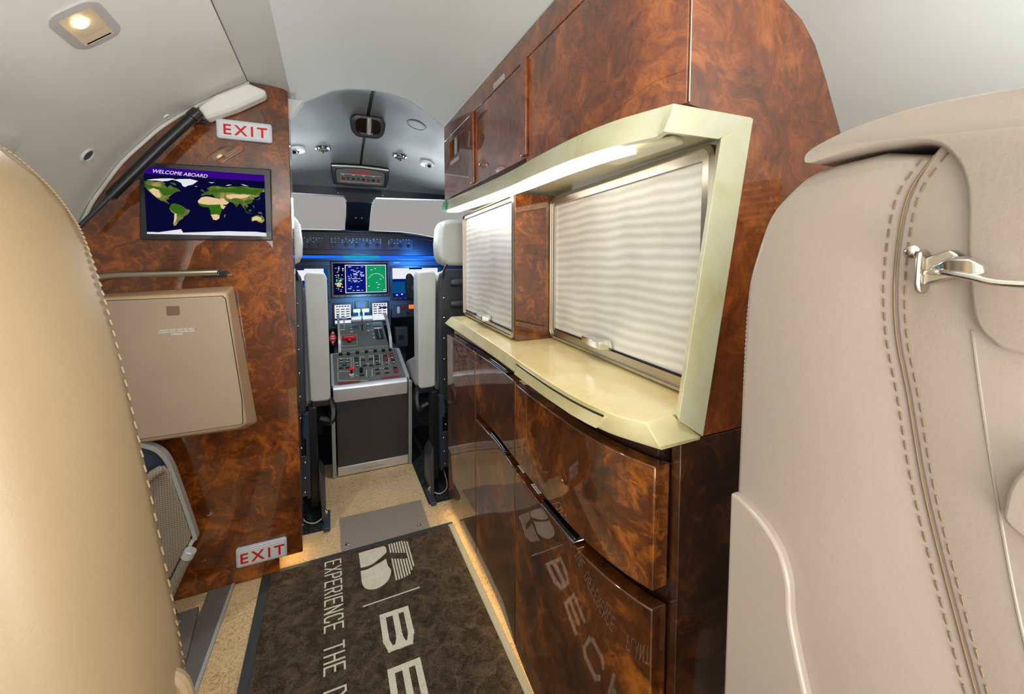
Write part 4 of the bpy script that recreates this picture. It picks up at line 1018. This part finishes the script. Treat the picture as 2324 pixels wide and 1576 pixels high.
bm = BM(); tube(bm, [OH(x * .105, .40 + y * .19, .0068) for x, y in ((-1, -1), (1, -1), (1, 1), (-1, 1), (-1, -1))], .0011, n=5); obj('outline', bm, 'white_ink', oh)
for i in range(8):
    x = -.092 + i * .0263; bm = BM(); lathe(bm, [(.007, 0), (.007, .004), (.003, .005), (.0028, .012)], OH(x, .38, .006), (0, -.87, -.49), 12)
    obj('toggle', bm, 'red_dull' if i in (0, 1, 3, 5, 7) else 'black', oh)
    if i % 2 == 0:
        bm = BM(); rings(bm, [[OH(x - .006, .54, .0066), OH(x + .007, .54, .0066)], [OH(x - .006, .57, .0066), OH(x + .007, .57, .0066)]], closed=False); obj('legend', bm, 'white_ink', oh, smooth=0)
bm = BM(); rings(bm, [[OH(-.148, 1.0, .0115), OH(-.08, 1.03, .0115), OH(0, 1.05, .0115), OH(.08, 1.03, .0115), OH(.148, 1.0, .0115)], [OH(-.146, .93, .0125), OH(-.08, .96, .0125), OH(0, .985, .0125), OH(.08, .96, .0125), OH(.146, .93, .0125)]], closed=False); obj('top_trim', bm, 'alu_pale', oh)

# glareshield
gs = empty('glareshield', (CX, 2.5, 1.05), 'dark blue glareshield with autopilot control panels below the windshield', 'glareshield')
gp = [(-.56, 1.06), (-.50, 1.13), (-.30, 1.158), (-.10, 1.166), (.177, 1.168), (.40, 1.166), (.50, 1.156), (.60, 1.138), (.68, 1.115), (.80, 1.07), (.84, 1.03), (-.56, 1.03)]
bm = BM(); prism(bm, gp, 'y', 2.56, 2.86); obj('hood', bm, 'navy', gs, bev=.006)
bm = BM(); tube(bm, [(x, 2.552, z + .002) for x, z in gp[:-2]], .007, n=8); obj('hood_roll', bm, 'black', gs)
fpz = [(-.54, 1.062), (.80, 1.062), (.70, 1.10), (.60, 1.125), (.50, 1.140), (.40, 1.148), (-.30, 1.146), (-.50, 1.12)]
bm = BM(); prism(bm, fpz, 'y', 2.550, 2.57); obj('face_panel', bm, 'navy', gs, bev=.002)
bm = BM(); prism(bm, [(-.54, 1.0), (.80, 1.0), (.80, 1.063), (-.54, 1.063)], 'y', 2.592, 2.61); obj('shade', bm, 'panel', gs)
bm = BM(); box(bm, -.50, .69, 2.586, 2.593, 1.014, 1.050); obj('light_bar', bm, 's_blueglow', gs, label='glowing blue light bar')
bm = BM(); box(bm, .08, .28, 2.5855, 2.5862, 1.016, 1.048); obj('light_bar_centre', bm, emit('teal_bar', (24, 140, 170), 1.4), gs)
for x0, x1 in ((-.155, -.02), (.012, .293), (.325, .475)):
    bm = BM(); box(bm, x0, x1, 2.5455, 2.5505, 1.069, 1.132); up_ = obj('control_unit', bm, 'panel', gs, bev=.002)
    n = 3 if x1 - x0 < .2 else 5
    for k in range(n):
        bm = BM(); lathe(bm, [(.009, 0), (.009, .008), (.007, .012), (.001, .0125)], (x0 + (x1 - x0) * (k + .5) / n, 2.5455, 1.088), (0, -1, 0), 14); obj('knob', bm, 'black', up_)
    bm = BM()
    for k in range(n * 3):
        for zz in (1.103, 1.115, 1.125):
            x = x0 + .008 + (x1 - x0 - .016) * k / (n * 3 - 1)
            if random.random() < .6: box(bm, x - .003, x + .003, 2.5447, 2.5452, zz, zz + .003)
    obj('legend', bm, 'white_ink', up_, smooth=0)
bm = BM(); box(bm, .124, .130, 2.5440, 2.5446, 1.104, 1.110); obj('indicator', bm, 's_greenled', gs)

ip = empty('instrument_panel', (CX, 2.6, .6), 'dark instrument panel with lit displays across the cockpit front', 'instrument panel')
bm = BM(); prism(bm, [(-.52, .735), (-.03, .735), (-.03, .60), (.345, .60), (.345, .70), (.53, .70), (.53, .735), (.80, .735), (.80, .999), (-.52, .999)], 'y', 2.602, 2.66); obj('fascia', bm, 'panel', ip, bev=.003)
def display(label, x0, x1, z0, z1, m, bez=.012, tilt=0):
    bm = BM(); box(bm, x0 - bez, x1 + bez, 2.592, 2.603, z0 - bez * 1.4, z1 + bez); d = obj('display', bm, 'black', ip, bev=.003, label=label)
    bm = BM(); box(bm, x0, x1, 2.5912, 2.592, z0, z1); s = obj('screen', bm, m, d, smooth=0)
    bm = BM()
    for k in range(10):
        x = x0 + (x1 - x0) * (k + .5) / 10; box(bm, x - .003, x + .003, 2.590, 2.592, z0 - bez * .95, z0 - bez * .5)
    obj('bezel_keys', bm, 'console', d, smooth=0)
    return d
def gfx(par, name, m, rects, y=2.5908):
    bm = BM()
    for a, b, c_, d_ in rects: bm.faces.new([bm.verts.new(q) for q in ((a, y, c_), (b, y, c_), (b, y, d_), (a, y, d_))])
    obj(name, bm, m, par, smooth=0)
d = display('wide centre display showing engine data and a green map', .024, .327, .800, .984, 's_navy')
X = lambda t: .024 + .303 * t
Z = lambda t: .800 + .184 * t
gfx(d, 'map_page', 's_green', [(X(.60), X(.965), Z(.07), Z(.94))])
gfx(d, 'data_page', 's_blue', [(X(.22), X(.59), Z(.07), Z(.94))])
gfx(d, 'page_frame', 's_white', [(X(.21), X(.975), Z(.93), Z(.955)), (X(.21), X(.975), Z(.05), Z(.07)), (X(.21), X(.222), Z(.06), Z(.95)), (X(.588), X(.602), Z(.06), Z(.95)), (X(.965), X(.975), Z(.06), Z(.95))], 2.5905)
random.seed(3); R_ = []
for k in range(60):
    x = random.uniform(.25, .52); z = random.choice([.88, .84, .78, .74, .70, .66, .62, .58, .55, .50, .44, .40, .24, .18, .12]); R_.append((X(x), X(x + random.uniform(.01, .06)), Z(z), Z(z + .018)))
for k in range(46):
    x = random.uniform(.03, .17); z = random.uniform(.1, .92); R_.append((X(x), X(x + random.uniform(.01, .03)), Z(z), Z(z + .016)))
for x, z in ((.68, .78), (.75, .82), (.85, .47), (.78, .36), (.82, .30), (.80, .20), (.63, .25), (.92, .12)): R_.append((X(x), X(x + .03), Z(z), Z(z + .02)))
gfx(d, 'readouts', 's_white', R_, 2.5904)
bm = BM(); tube(bm, [(X(.785) + .046 * cos(radians(a)), 2.5905, Z(.42) + .046 * sin(radians(a))) for a in range(20, 161, 10)], .0012, n=5); obj('compass_arc', bm, 's_white', d)
gfx(d, 'gear_icons', 's_greenled', [(X(.05), X(.07), Z(.42), Z(.50)), (X(.09), X(.10), Z(.5), Z(.56)), (X(.12), X(.14), Z(.42), Z(.50))], 2.5902)
gfx(d, 'flap_icon', 's_sand', [(X(.03), X(.15), Z(.34), Z(.38)), (X(.06), X(.13), Z(.26), Z(.34))], 2.5902)
for lab, x0 in (('right pilot display with white horizon band', .357), ('left pilot display mostly hidden by the armrest', -.306)):
    d = display(lab, x0, x0 + .303, .775, .957, 's_teal')
    gfx(d, 'sky_band', 's_white', [(x0, x0 + .28, .888, .954)])
    gfx(d, 'ground_band', 's_blue', [(x0, x0 + .303, .775, .80), (x0 + .10, x0 + .18, .946, .957), (x0, x0 + .303, .87, .888)], 2.5906)
    gfx(d, 'readouts', 's_white', [(x0 + .02 + .03 * k, x0 + .03 + .03 * k, .785 + .004 * (k % 2), .792 + .004 * (k % 2)) for k in range(8)] + [(x0 + .11, x0 + .125, .84, .845), (x0 + .085, x0 + .092, .815, .835), (x0 + .13, x0 + .137, .80, .83)], 2.5904)
    text('maker_plate', 'GARMIN', .008, 'white_ink', d, (x0 + .01, 2.601, .985), (1, 0, 0), (0, 0, 1), xs=1.2, ext=.0001)
for lab, x0, x1, z0, z1 in (('left lit touch control display', .027, .114, .632, .741), ('right lit touch control display', .236, .322, .640, .743)):
    d = display(lab, x0, x1, z0, z1, 's_white', .010)
    gfx(d, 'page_rows', 's_blue', [(x0, x1, z0 + .018, z0 + .030)] if x0 < .1 else [(x0 + .04, x1, z1 - .032, z1 - .024)], 2.5906)
    R_ = []
    for r in range(4):
        for k in range(3):
            x = x0 + .006 + k * (x1 - x0 - .006) / 3; z = z0 + .038 + r * .014; R_.append((x, x + .020, z, z + .005))
    for k in range(5): R_.append((x0 + .008 + k * .015, x0 + .018 + k * .015, z1 - .012, z1 - .006))
    gfx(d, 'page_text', 's_navy', R_, 2.5904)
bm = BM(); box(bm, .138, .214, 2.594, 2.603, .690, .758); sb_ = obj('standby_unit', bm, 'black', ip, bev=.003)
bm = BM(); box(bm, .147, .205, 2.593, 2.5942, .699, .752); obj('screen', bm, 's_olive', sb_, smooth=0)
bm = BM(); box(bm, .152, .196, 2.5925, 2.5932, .722, .749); obj('screen', bm, 's_sky', sb_, smooth=0)
bm = BM(); box(bm, .348, .528, 2.588, 2.603, .648, .738); sw = obj('switch_unit', bm, 'shell', ip, bev=.003)
bm = BM(); prism(bm, shift(rrect(.018, .044, .008), .388, .695), 'y', 2.580, 2.588); obj('rocker', bm, 'plastic_grey', sw, bev=.003)
bm = BM(); box(bm, .405, .424, 2.583, 2.588, .700, .722); obj('guard', bm, 'red_dull', sw, bev=.002)
bm = BM(); box(bm, .452, .482, 2.586, 2.5882, .700, .725); obj('readout', bm, 's_orange', sw, smooth=0)
bm = BM(); lathe(bm, [(.008, 0), (.008, .01), (.005, .014)], (.445, 2.588, .675), (0, -1, 0), 14); obj('knob', bm, 'black', sw)
spot('panel_tint_spot', (.18, 2.36, .93), (.20, 2.6, .93), 10, (.1, .4, 1.0), 120, .05)  # added blue spots aimed at the panel, imitating glow from the displays
spot('panel_tint_spot_right', (.50, 2.40, .98), (.50, 2.6, .96), 10, (.05, .3, 1.0), 125, .05)
spot('panel_tint_spot_low', (.18, 2.40, .76), (.18, 2.6, .70), 3, (.2, .6, 1.0), 110, .04)

# control yoke
yk = empty('control_yoke', (.47, 2.4, .8), 'dark blue control yoke in front of the right pilot display', 'control yoke')
bm = BM(); prism(bm, [(.400, .80), (.395, .86), (.402, .915), (.412, .928), (.430, .926), (.446, .90), (.446, .862), (.49, .862), (.49, .90), (.505, .928), (.53, .93), (.545, .91), (.54, .81), (.51, .775), (.425, .775)], 'y', 2.36, 2.385); obj('wheel', bm, 'navy', yk, bev=.008, seg=3)
bm = BM(); cyl(bm, (.47, 2.385, .80), (.47, 2.5895, .80), .018); obj('column', bm, 'shell', yk)
bm = BM(); lathe(bm, [(.018, 0), (.018, .006), (.001, .008)], (.445, 2.36, .845), (0, -1, 0), 16); obj('clip', bm, 'panel', yk)

# pedestal
pd = empty('centre_pedestal', (CX, 2.0, 0), 'centre pedestal with black grille front and aluminium edging between the pilot seats', 'console')
bm = BM(); prism(bm, [(2.012, .004), (1.972, .425), (2.25, .520), (2.60, .52), (2.60, .004)], 'x', .016, .338); obj('body', bm, 'shell', pd, bev=.002)
def PF(x, z, o=0): return Vector((x, 2.012 - .04 * z / .425 - o, z))
def pf(bm, x0, x1, z0, z1, o0, o1):
    rings(bm, [[PF(x0, z0, o0), PF(x1, z0, o0), PF(x1, z1, o0), PF(x0, z1, o0)], [PF(x0, z0, o1), PF(x1, z0, o1), PF(x1, z1, o1), PF(x0, z1, o1)]])
bm = BM(); pf(bm, .020, .330, .045, .375, 0, .006); obj('grille', bm, 'grille', pd)
bm = BM(); pf(bm, .016, .334, .004, .047, 0, .012); kb = obj('kick_band', bm, 'alu', pd, bev=.002)
text('placard', '(FOR GROUND USE ONLY)', .0085, 'dark_ink', kb, PF(.175, .020, .0123), (1, 0, 0), (0, 0, 1), align='CENTER', ext=.0002)
bm = BM(); rings(bm, [[(x, 2.012 - .04 * .365 / .425 - .014, .365), (x, 1.958, .395), (x, 1.955, .425), (x, 1.968, .436), (x, 1.985, .440), (x, 1.985, .37)] for x in (.004, .330)])
obj('top_band', bm, 'alu', pd, bev=.002)
for x0, x1, zt_ in ((-.006, .010, .375), (.336, .352, .425)):
    bm = BM(); rings(bm, [[(x0, 2.03, .001), (x1, 2.03, .001), (x1, 1.995, .001), (x0, 1.995, .001)], [(x0, 1.99, zt_), (x1, 1.99, zt_), (x1, 1.955, zt_), (x0, 1.955, zt_)]]); obj('side_rail', bm, 'alu_pale', pd, bev=.002)
# top panel
def TP(u, v, o=0.0):
    a = Vector((.008 + .322 * u, 1.985, .441)); b = Vector((.006 + .318 * u, 2.245, .528)); n_ = Vector((0, -.317, .948))
    return a + (b - a) * v + n_ * o
def tpb(bm, u0, u1, v0, v1, o0, o1): rings(bm, [[TP(u0, v0, o0), TP(u1, v0, o0), TP(u1, v1, o0), TP(u0, v1, o0)], [TP(u0, v0, o1), TP(u1, v0, o1), TP(u1, v1, o1), TP(u0, v1, o1)]])
bm = BM(); tpb(bm, -.03, 1.05, 0, 1.03, -.02, -.001); obj('panel_rim', bm, 'alu_pale', pd, bev=.003)
bm = BM(); tpb(bm, .01, .99, .0, .985, -.002, .002); tpn = obj('switch_plate', bm, 'console', pd, bev=.001)
def cuv(px, py):
    yf = 1190 - (px - 245) * 180 / 1685; yb = 410 - (px - 235) * 130 / 1465; v = (yf - py) / (yf - yb)
    xl = 245 - 10 * v; xr = 1930 - 230 * v; return (px - xl) / (xr - xl), v
sws = [(420,590),(560,580),(420,665),(560,655),(775,700),(785,765),(1235,655),(1590,560),(1455,705),(1625,685)]
for p_ in sws:
    u, v = cuv(*p_); bm = BM(); tpb(bm, u - .017, u + .017, v - .022, v + .022, .002, .007); b_ = obj('switch', bm, 'black', tpn, bev=.001)
bm = BM()
for p_ in sws: u, v = cuv(*p_); tpb(bm, u - .010, u + .010, v - .012, v + .012, .007, .0076)
obj('switch_lights', bm, 'white_ink', tpn, smooth=0)
for p_ in [(495,730),(420,810),(565,800),(765,560),(770,620),(915,610),(1090,590),(945,755),(1100,750),(1220,510),(1225,585),(1260,725),(1425,500),(1615,615),(1230,850),(1450,830),(1660,810),(1245,950),(1465,930),(880,990)]:
    u, v = cuv(*p_); bm = BM(); tpb(bm, u - .030, u + .030, v - .018, v + .014, .002, .0075); obj('switch', bm, 'black', tpn, bev=.001)
bm = BM()
for a, b, c_, d_ in ((350, 1020, 1100, 1106), (345, 640, 545, 551), (345, 351, 545, 850), (640, 646, 520, 830), (690, 696, 510, 820), (840, 850, 510, 770), (1150, 1160, 480, 730), (840, 960, 508, 514), (1030, 1150, 484, 490), (1510, 1518, 540, 720), (345, 351, 890, 1110), (350, 600, 880, 886), (980, 990, 850, 1020), (1110, 1118, 830, 1010), (1290, 1296, 460, 760), (1350, 1356, 460, 760), (1150, 1400, 815, 819), (380, 470, 630, 634), (510, 600, 620, 624), (730, 800, 530, 536), (880, 980, 585, 590), (1040, 1130, 560, 566), (980, 1060, 690, 700), (1190, 1260, 480, 486), (430, 560, 705, 709), (730, 800, 680, 684), (1400, 1480, 800, 804), (1180, 1290, 825, 829), (1190, 1290, 935, 939), (1400, 1530, 890, 893), (730, 800, 985, 990), (1060, 1100, 510, 516)):
    bm.faces.new([bm.verts.new(TP(*cuv(*q), .0024)) for q in ((a, d_ + 1), (b + 1, d_ + 1), (b + 1, c_), (a, c_))])
obj('legend', bm, 'white_ink', tpn, smooth=0)
for q in ((340, 830, 1165, 1130), (1325, 1760, 1050, 1010)):
    bm = BM(); u0, v0 = cuv(q[0], q[2]); u1, v1 = cuv(q[1], q[3]); v_ = (v0 + v1) / 2; tpb(bm, u0, u1, v_ - .028, v_ + .022, .002, .003)
    obj('red_legend', bm, 'red_dull', tpn, smooth=0)
for q in ((1575, 475), (1435, 590), (1680, 890)):
    u, v = cuv(*q); bm = BM(); tpb(bm, u - .033, u + .033, v - .05, v + .05, .002, .010); obj('guarded_switch', bm, 'red_dull', tpn, bev=.003)
for q in ((420, 440), (585, 430), (785, 400), (990, 380), (1190, 360), (1380, 350), (1540, 330)):
    u, v = cuv(*q); c_ = TP(u, v - .02, .002); bm = BM(); lathe(bm, [(.0085, 0), (.0085, .01), (.006, .014), (.001, .0145)], c_, (0, -.317, .948), 14); kn = obj('knob', bm, 'black', tpn)
    bm = BM(); p_ = c_ + Vector((0, -.317, .948)) * .0147; box(bm, p_.x - .0009, p_.x + .0009, p_.y - .007, p_.y + .005, p_.z - .0005, p_.z + .0008); obj('pointer', bm, 'white_ink', kn, smooth=0)
u, v = cuv(645, 1010); c_ = TP(u, v, .002); bm = BM(); lathe(bm, [(.012, 0), (.012, .012), (.009, .014)], c_, (0, -.3, .95), 16); kk = obj('flap_lever', bm, 'plastic_grey', tpn)
bm = BM(); cyl(bm, c_ + Vector((0, 0, .01)), c_ + Vector((0, 0, .035)), .0045); obj('stem', bm, 'black', tpn)
bm = BM(); bmesh.ops.create_uvsphere(bm, u_segments=12, v_segments=8, radius=.0085, matrix=Matrix.Translation(c_ + Vector((0, 0, .040)))); obj('red_knob', bm, 'red_bright', tpn)
u, v = cuv(865, 910); c_ = TP(u, v, .002); bm = BM(); lathe(bm, [(.007, 0), (.009, .012), (.007, .026), (.001, .028)], c_, (0, -.3, .95), 14); obj('trim_knob', bm, 'black', tpn)

# throttle quadrant
tq = empty('throttle_quadrant', (.16, 2.4, .52), 'grey throttle quadrant with twin silver levers behind the switch panel', 'throttle')
def TQ(x, v, o=0.0): return Vector((x, 2.262 + .24 * v - o * .35, .548 + .085 * v + o * .93))
bm = BM(); prism(bm, [(2.252, .532), (2.262, .548), (2.502, .633), (2.56, .633), (2.56, .522), (2.252, .522)], 'x', .045, .285); obj('body', bm, 'console', tq, bev=.003)
for x, w_ in ((.036, .012), (.288, .014)):
    bm = BM(); pts = catmull([(2.245, .528), (2.27, .59), (2.36, .655), (2.46, .69), (2.54, .69)], 5)
    rings(bm, [[(x, a, b), (x + w_, a, b), (x + w_, a + .012, b - .012), (x, a + .012, b - .012)] for a, b in pts]); obj('side_rail', bm, 'alu_pale', tq)
for x0, x1 in ((.108, .162), (.167, .222)):
    bm = BM(); cyl(bm, (x0, 2.44, .672), (x1, 2.44, .672), .0185, n=20); h_ = obj('thrust_lever', bm, 'alu', tq, bev=.002)
    xm = x1 - .010 if x0 < .15 else x0 + .010
    bm = BM(); rings(bm, [[(xm - .009, 2.42, .60), (xm + .009, 2.42, .60), (xm + .009, 2.435, .60), (xm - .009, 2.435, .60)], [(xm - .009, 2.43, .668), (xm + .009, 2.43, .668), (xm + .009, 2.445, .668), (xm - .009, 2.445, .668)]]); obj('stem', bm, 'shell', h_)
    xa = .122 if x0 < .15 else .170
    bm = BM(); cyl(bm, (xa, 2.49, .712), (xa + .038, 2.49, .712), .0125, n=16); r_ = obj('reverser_lever', bm, 'alu', tq, bev=.002)
    bm = BM(); cyl(bm, (xm, 2.49, .712), (xm, 2.45, .668), .004); obj('stem', bm, 'alu', r_)
bm = BM(); tpx = [TQ(.152, .72, .001), TQ(.178, .72, .001), TQ(.178, 1, .001), TQ(.152, 1, .001)]; bm.faces.new([bm.verts.new(p) for p in tpx]); obj('slot', bm, 'groove', tq)
bm = BM(); rings(bm, [[TQ(.228, .25, .0005), TQ(.270, .25, .0005), TQ(.270, .85, .0005), TQ(.228, .85, .0005)], [TQ(.228, .25, .002), TQ(.270, .25, .002), TQ(.270, .85, .002), TQ(.228, .85, .002)]]); obj('flap_gate', bm, 'black', tq)
bm = BM(); cyl(bm, TQ(.25, .3, .004), TQ(.25, .75, .004), .002); obj('gate_wire', bm, 'alu', tq)
bm = BM(); rings(bm, [[TQ(.228, .72, .002), TQ(.270, .72, .002), TQ(.270, .76, .002), TQ(.228, .76, .002)], [TQ(.228, .72, .006), TQ(.270, .72, .006), TQ(.270, .76, .006), TQ(.228, .76, .006)]]); obj('gate_bar', bm, 'white_ink', tq)
bm = BM(); rings(bm, [[TQ(.058, .30, .002), TQ(.128, .30, .002), TQ(.128, .42, .002), TQ(.058, .42, .002)], [TQ(.058, .30, .016), TQ(.128, .30, .016), TQ(.128, .42, .016), TQ(.058, .42, .016)]])
rings(bm, [[TQ(.085, .18, .012), TQ(.101, .18, .012), TQ(.108, .30, .012), TQ(.078, .30, .012)], [TQ(.085, .18, .022), TQ(.101, .18, .022), TQ(.108, .30, .022), TQ(.078, .30, .022)]]); rh = obj('parking_brake', bm, 'red_ink', tq, bev=.002, label='red brake handle')
text('lettering', 'EMERGENCY', .0085, 'white_ink', rh, TQ(.093, .34, .0165), (1, 0, 0), TQ(0, 1) - TQ(0, 0), align='CENTER', ext=.0002)
bm = BM(); tube(bm, [TQ(x, v, .001) for x, v in ((.055, .08), (.130, .08), (.130, .55), (.055, .55), (.055, .08))], .0008, n=5); obj('outline', bm, 'white_ink', tq)
bm = BM()
for x, v, w_ in ((.065, .48, .012), (.108, .48, .012), (.105, .92, .010), (.195, .95, .010), (.105, .80, .008), (.195, .82, .008), (.100, .66, .016), (.190, .66, .016), (.055, .78, .02), (.214, .68, .008), (.214, .5, .008), (.214, .34, .008), (.214, .84, .008)):
    rings(bm, [[TQ(x, v, .0008), TQ(x + w_, v, .0008)], [TQ(x, v + .035, .0008), TQ(x + w_, v + .035, .0008)]], closed=False)
obj('legend', bm, 'white_ink', tq, smooth=0)
bm = BM(); cyl(bm, TQ(.072, .85, 0), TQ(.072, .95, .045), .003); bmesh.ops.create_uvsphere(bm, u_segments=12, v_segments=8, radius=.016, matrix=Matrix.Translation(TQ(.070, .95, .05)) @ Matrix.Diagonal((1.3, 1, .55, 1))); obj('gear_knob', bm, 'alu_pale', tq)

rt = empty('warning_flag', (.02, 2.4, .58), 'red and white diamond tag hanging left of the throttle quadrant', 'tag')
rc = Vector((.012, 2.36, .590))
bm = BM(); prism(bm, [(rc.x - .019, rc.z), (rc.x, rc.z + .042), (rc.x + .019, rc.z), (rc.x, rc.z - .042)], 'y', 2.358, 2.361); obj('flag', bm, 'red_ink', rt)
bm = BM()
for z in (.024, .006, -.006, -.026): box(bm, rc.x - .010 + abs(z) * .2, rc.x + .010 - abs(z) * .2, 2.3575, 2.3582, rc.z + z, rc.z + z + .006)
obj('stripes', bm, 'white_ink', rt, smooth=0)
# right side fittings in footwell
rv = empty('rudder_pedal', (.40, 2.55, .2), 'dark metal bracket in the footwell right of the pedestal', 'pedal')
bm = BM(); box(bm, .355, .43, 2.50, 2.56, .48, .60); obj('bracket', bm, 'shell', rv, bev=.005)
bm = BM(); cyl(bm, (.39, 2.495, .54), (.39, 2.51, .54), .016); obj('hole', bm, 'groove', rv)
bm = BM(); box(bm, .36, .42, 2.54, 2.60, .004, .48); obj('post', bm, 'shell', rv)

# pilot seats
def pilot_seat(label, s):
    """s=+1 right seat, -1 left seat; geometry mirrored about the aircraft centre plane"""
    mx = (lambda x: x) if s > 0 else (lambda x: 2 * CX - x - .016)
    e = empty('pilot_seat', (mx(.68), 1.8, 0), label, 'seat', 'pilot seats in the cockpit')
    def bx_(bm, x0, x1, *a):
        a0, a1 = sorted((mx(x0), mx(x1))); return box(bm, a0, a1, *a)
    bm = BM(); sp_ = [(mx(x), z) for x, z in ((.43, .35), (.428, .90), (.436, .945), (.46, .965), (.86, .965), (.90, .93), (.92, .85), (.92, .35))]
    prism(bm, sp_, 'y', 1.72, 1.755); sh = obj('back_shell', bm, 'shell', e, bev=.006)
    for z in (.905, .812, .715, .615, .515):
        bm = BM(); tube(bm, [(mx(.482), 1.722, z), (mx(.50), 1.716, z), (mx(.84), 1.716, z), (mx(.858), 1.722, z)], .0175, n=14); obj('rib', bm, 'shell', sh)
    for z in (.93, .84, .755, .665, .575, .485, .40):
        bm = BM(); lathe(bm, [(.0042, 0), (.0042, .002), (.0005, .004)], (mx(.449), 1.72, z), (0, -1, 0), 10); obj('rivet', bm, 'chrome', sh)
    bm = BM(); bx_(bm, .435, .91, 1.75, 1.86, .42, .95); obj('backrest', bm, 'leather_grey', e, bev=.03, seg=4)
    bm = BM(); hp_ = [(mx(x), z) for x, z in ((.427, 1.07), (.434, 1.14), (.450, 1.170), (.49, 1.178), (.80, 1.178), (.84, 1.16), (.85, 1.07), (.84, .99), (.80, .975), (.47, .978), (.44, .995), (.430, 1.02))]
    prism(bm, hp_, 'y', 1.72, 1.83); obj('headrest', bm, 'leather_grey', e, bev=.018, seg=4, smooth=60)
    bm = BM(); tube(bm, [(mx(.462), 1.715, .985), (mx(.445), 1.705, .955), (mx(.442), 1.705, .925)], .005, n=8); obj('strap_clip', bm, 'black', e)
    # stowed armrest
    bm = BM(); ap_ = [(mx(x), z) for x, z in ((.343, .455), (.345, .93), (.355, .952), (.412, .955), (.424, .94), (.416, .455), (.405, .448), (.352, .447))]
    prism(bm, ap_, 'y', 1.75, 1.85); ar = obj('armrest', bm, 'leather_grey', e, bev=.010, seg=4, smooth=60, label='upright pale grey armrest pad')
    bm = BM(); bx_(bm, .348, .412, 1.755, 1.845, .425, .449); obj('cap', bm, 'black', ar, bev=.003)
    # cushion
    bm = BM(); cp_ = [(1.84, .40), (1.86, .90), (1.92, .80), (1.95, .55), (2.20, .47), (2.22, .40)]
    prism(bm, cp_, 'x', *sorted((mx(.36), mx(.90)))); obj('cushion', bm, 'leather_grey', e, bev=.02, seg=4, smooth=60)
    # frame
    bm = BM(); bx_(bm, .395, .425, 1.74, 1.80, .03, .43); obj('leg', bm, 'black', e, bev=.003)
    bm = BM(); bx_(bm, .432, .60, 1.70, 1.74, .10, .26); pl = obj('side_plate', bm, 'shell', e, bev=.003)
    bm = BM(); bx_(bm, .436, .60, 1.712, 1.74, .26, .345); obj('side_plate', bm, 'black', e, bev=.003)
    for x, z in ((.438, .235), (.440, .175), (.442, .118), (.450, .288)):
        bm = BM(); lathe(bm, [(.004, 0), (.004, .002), (.0005, .004)], (mx(x), 1.70 if z < .26 else 1.712, z), (0, -1, 0), 10); obj('rivet', bm, 'chrome', pl)
    bm = BM(); bx_(bm, .422, .434, 1.70, 1.735, .09, .42); obj('upright', bm, 'panel', e, bev=.002)
    bm = BM(); tube(bm, [(mx(.432), 1.70, .42), (mx(.440), 1.698, .36), (mx(.436), 1.70, .33)], .009, n=8); obj('recline_link', bm, 'panel', e)
    bm = BM(); rings(bm, [[(mx(.372), 1.66, .006), (mx(.384), 1.66, .006), (mx(.384), 1.80, .006), (mx(.372), 1.80, .006)], [(mx(.372), 1.70, .16), (mx(.392), 1.70, .20), (mx(.392), 1.80, .20), (mx(.372), 1.80, .16)]]); obj('foot_bracket', bm, 'shell', e, bev=.002)
    bm = BM(); bx_(bm, .356, .378, 1.60, 1.72, .004, .018); obj('rail_shoe', bm, 'panel', e, bev=.003)
    bm = BM(); lathe(bm, [(.008, 0), (.008, .012), (.004, .02)], (mx(.372), 1.69, .018), (0, 0, 1), 12); obj('bolt', bm, 'chrome', e)
    bm = BM(); tube(bm, catmull([(mx(.375), 1.68, .02), (mx(.41), 1.66, .012), (mx(.45), 1.70, .014), (mx(.455), 1.77, .05)], 6), .0022, n=6); obj('cable', bm, 'plastic_grey', e)
    # belt
    bm = BM(); tube(bm, catmull([(mx(.352), 1.80, .44), (mx(.336), 1.77, .40), (mx(.345), 1.76, .36), (mx(.385), 1.765, .37)], 5), .016, n=8, radii=None); obj('seat_belt', bm, 'black', e)
    return e
pilot_seat('right pilot seat with pale headrest and black ribbed back shell', 1)
pilot_seat('left pilot seat mostly hidden behind the burl wood bulkhead', -1)
for px_ in (-.131, .516, -.01, .366): point('cockpit_lamp', (px_, 2.17, 1.45), .35, (.95, .98, 1.0), .012)
spot('pedestal_fill_spot', (.17, 1.66, 1.57), (.17, 1.98, .3), 18, (.88, .95, 1.0), 110, .02)  # added spot without a fixture, brightens the pedestal front
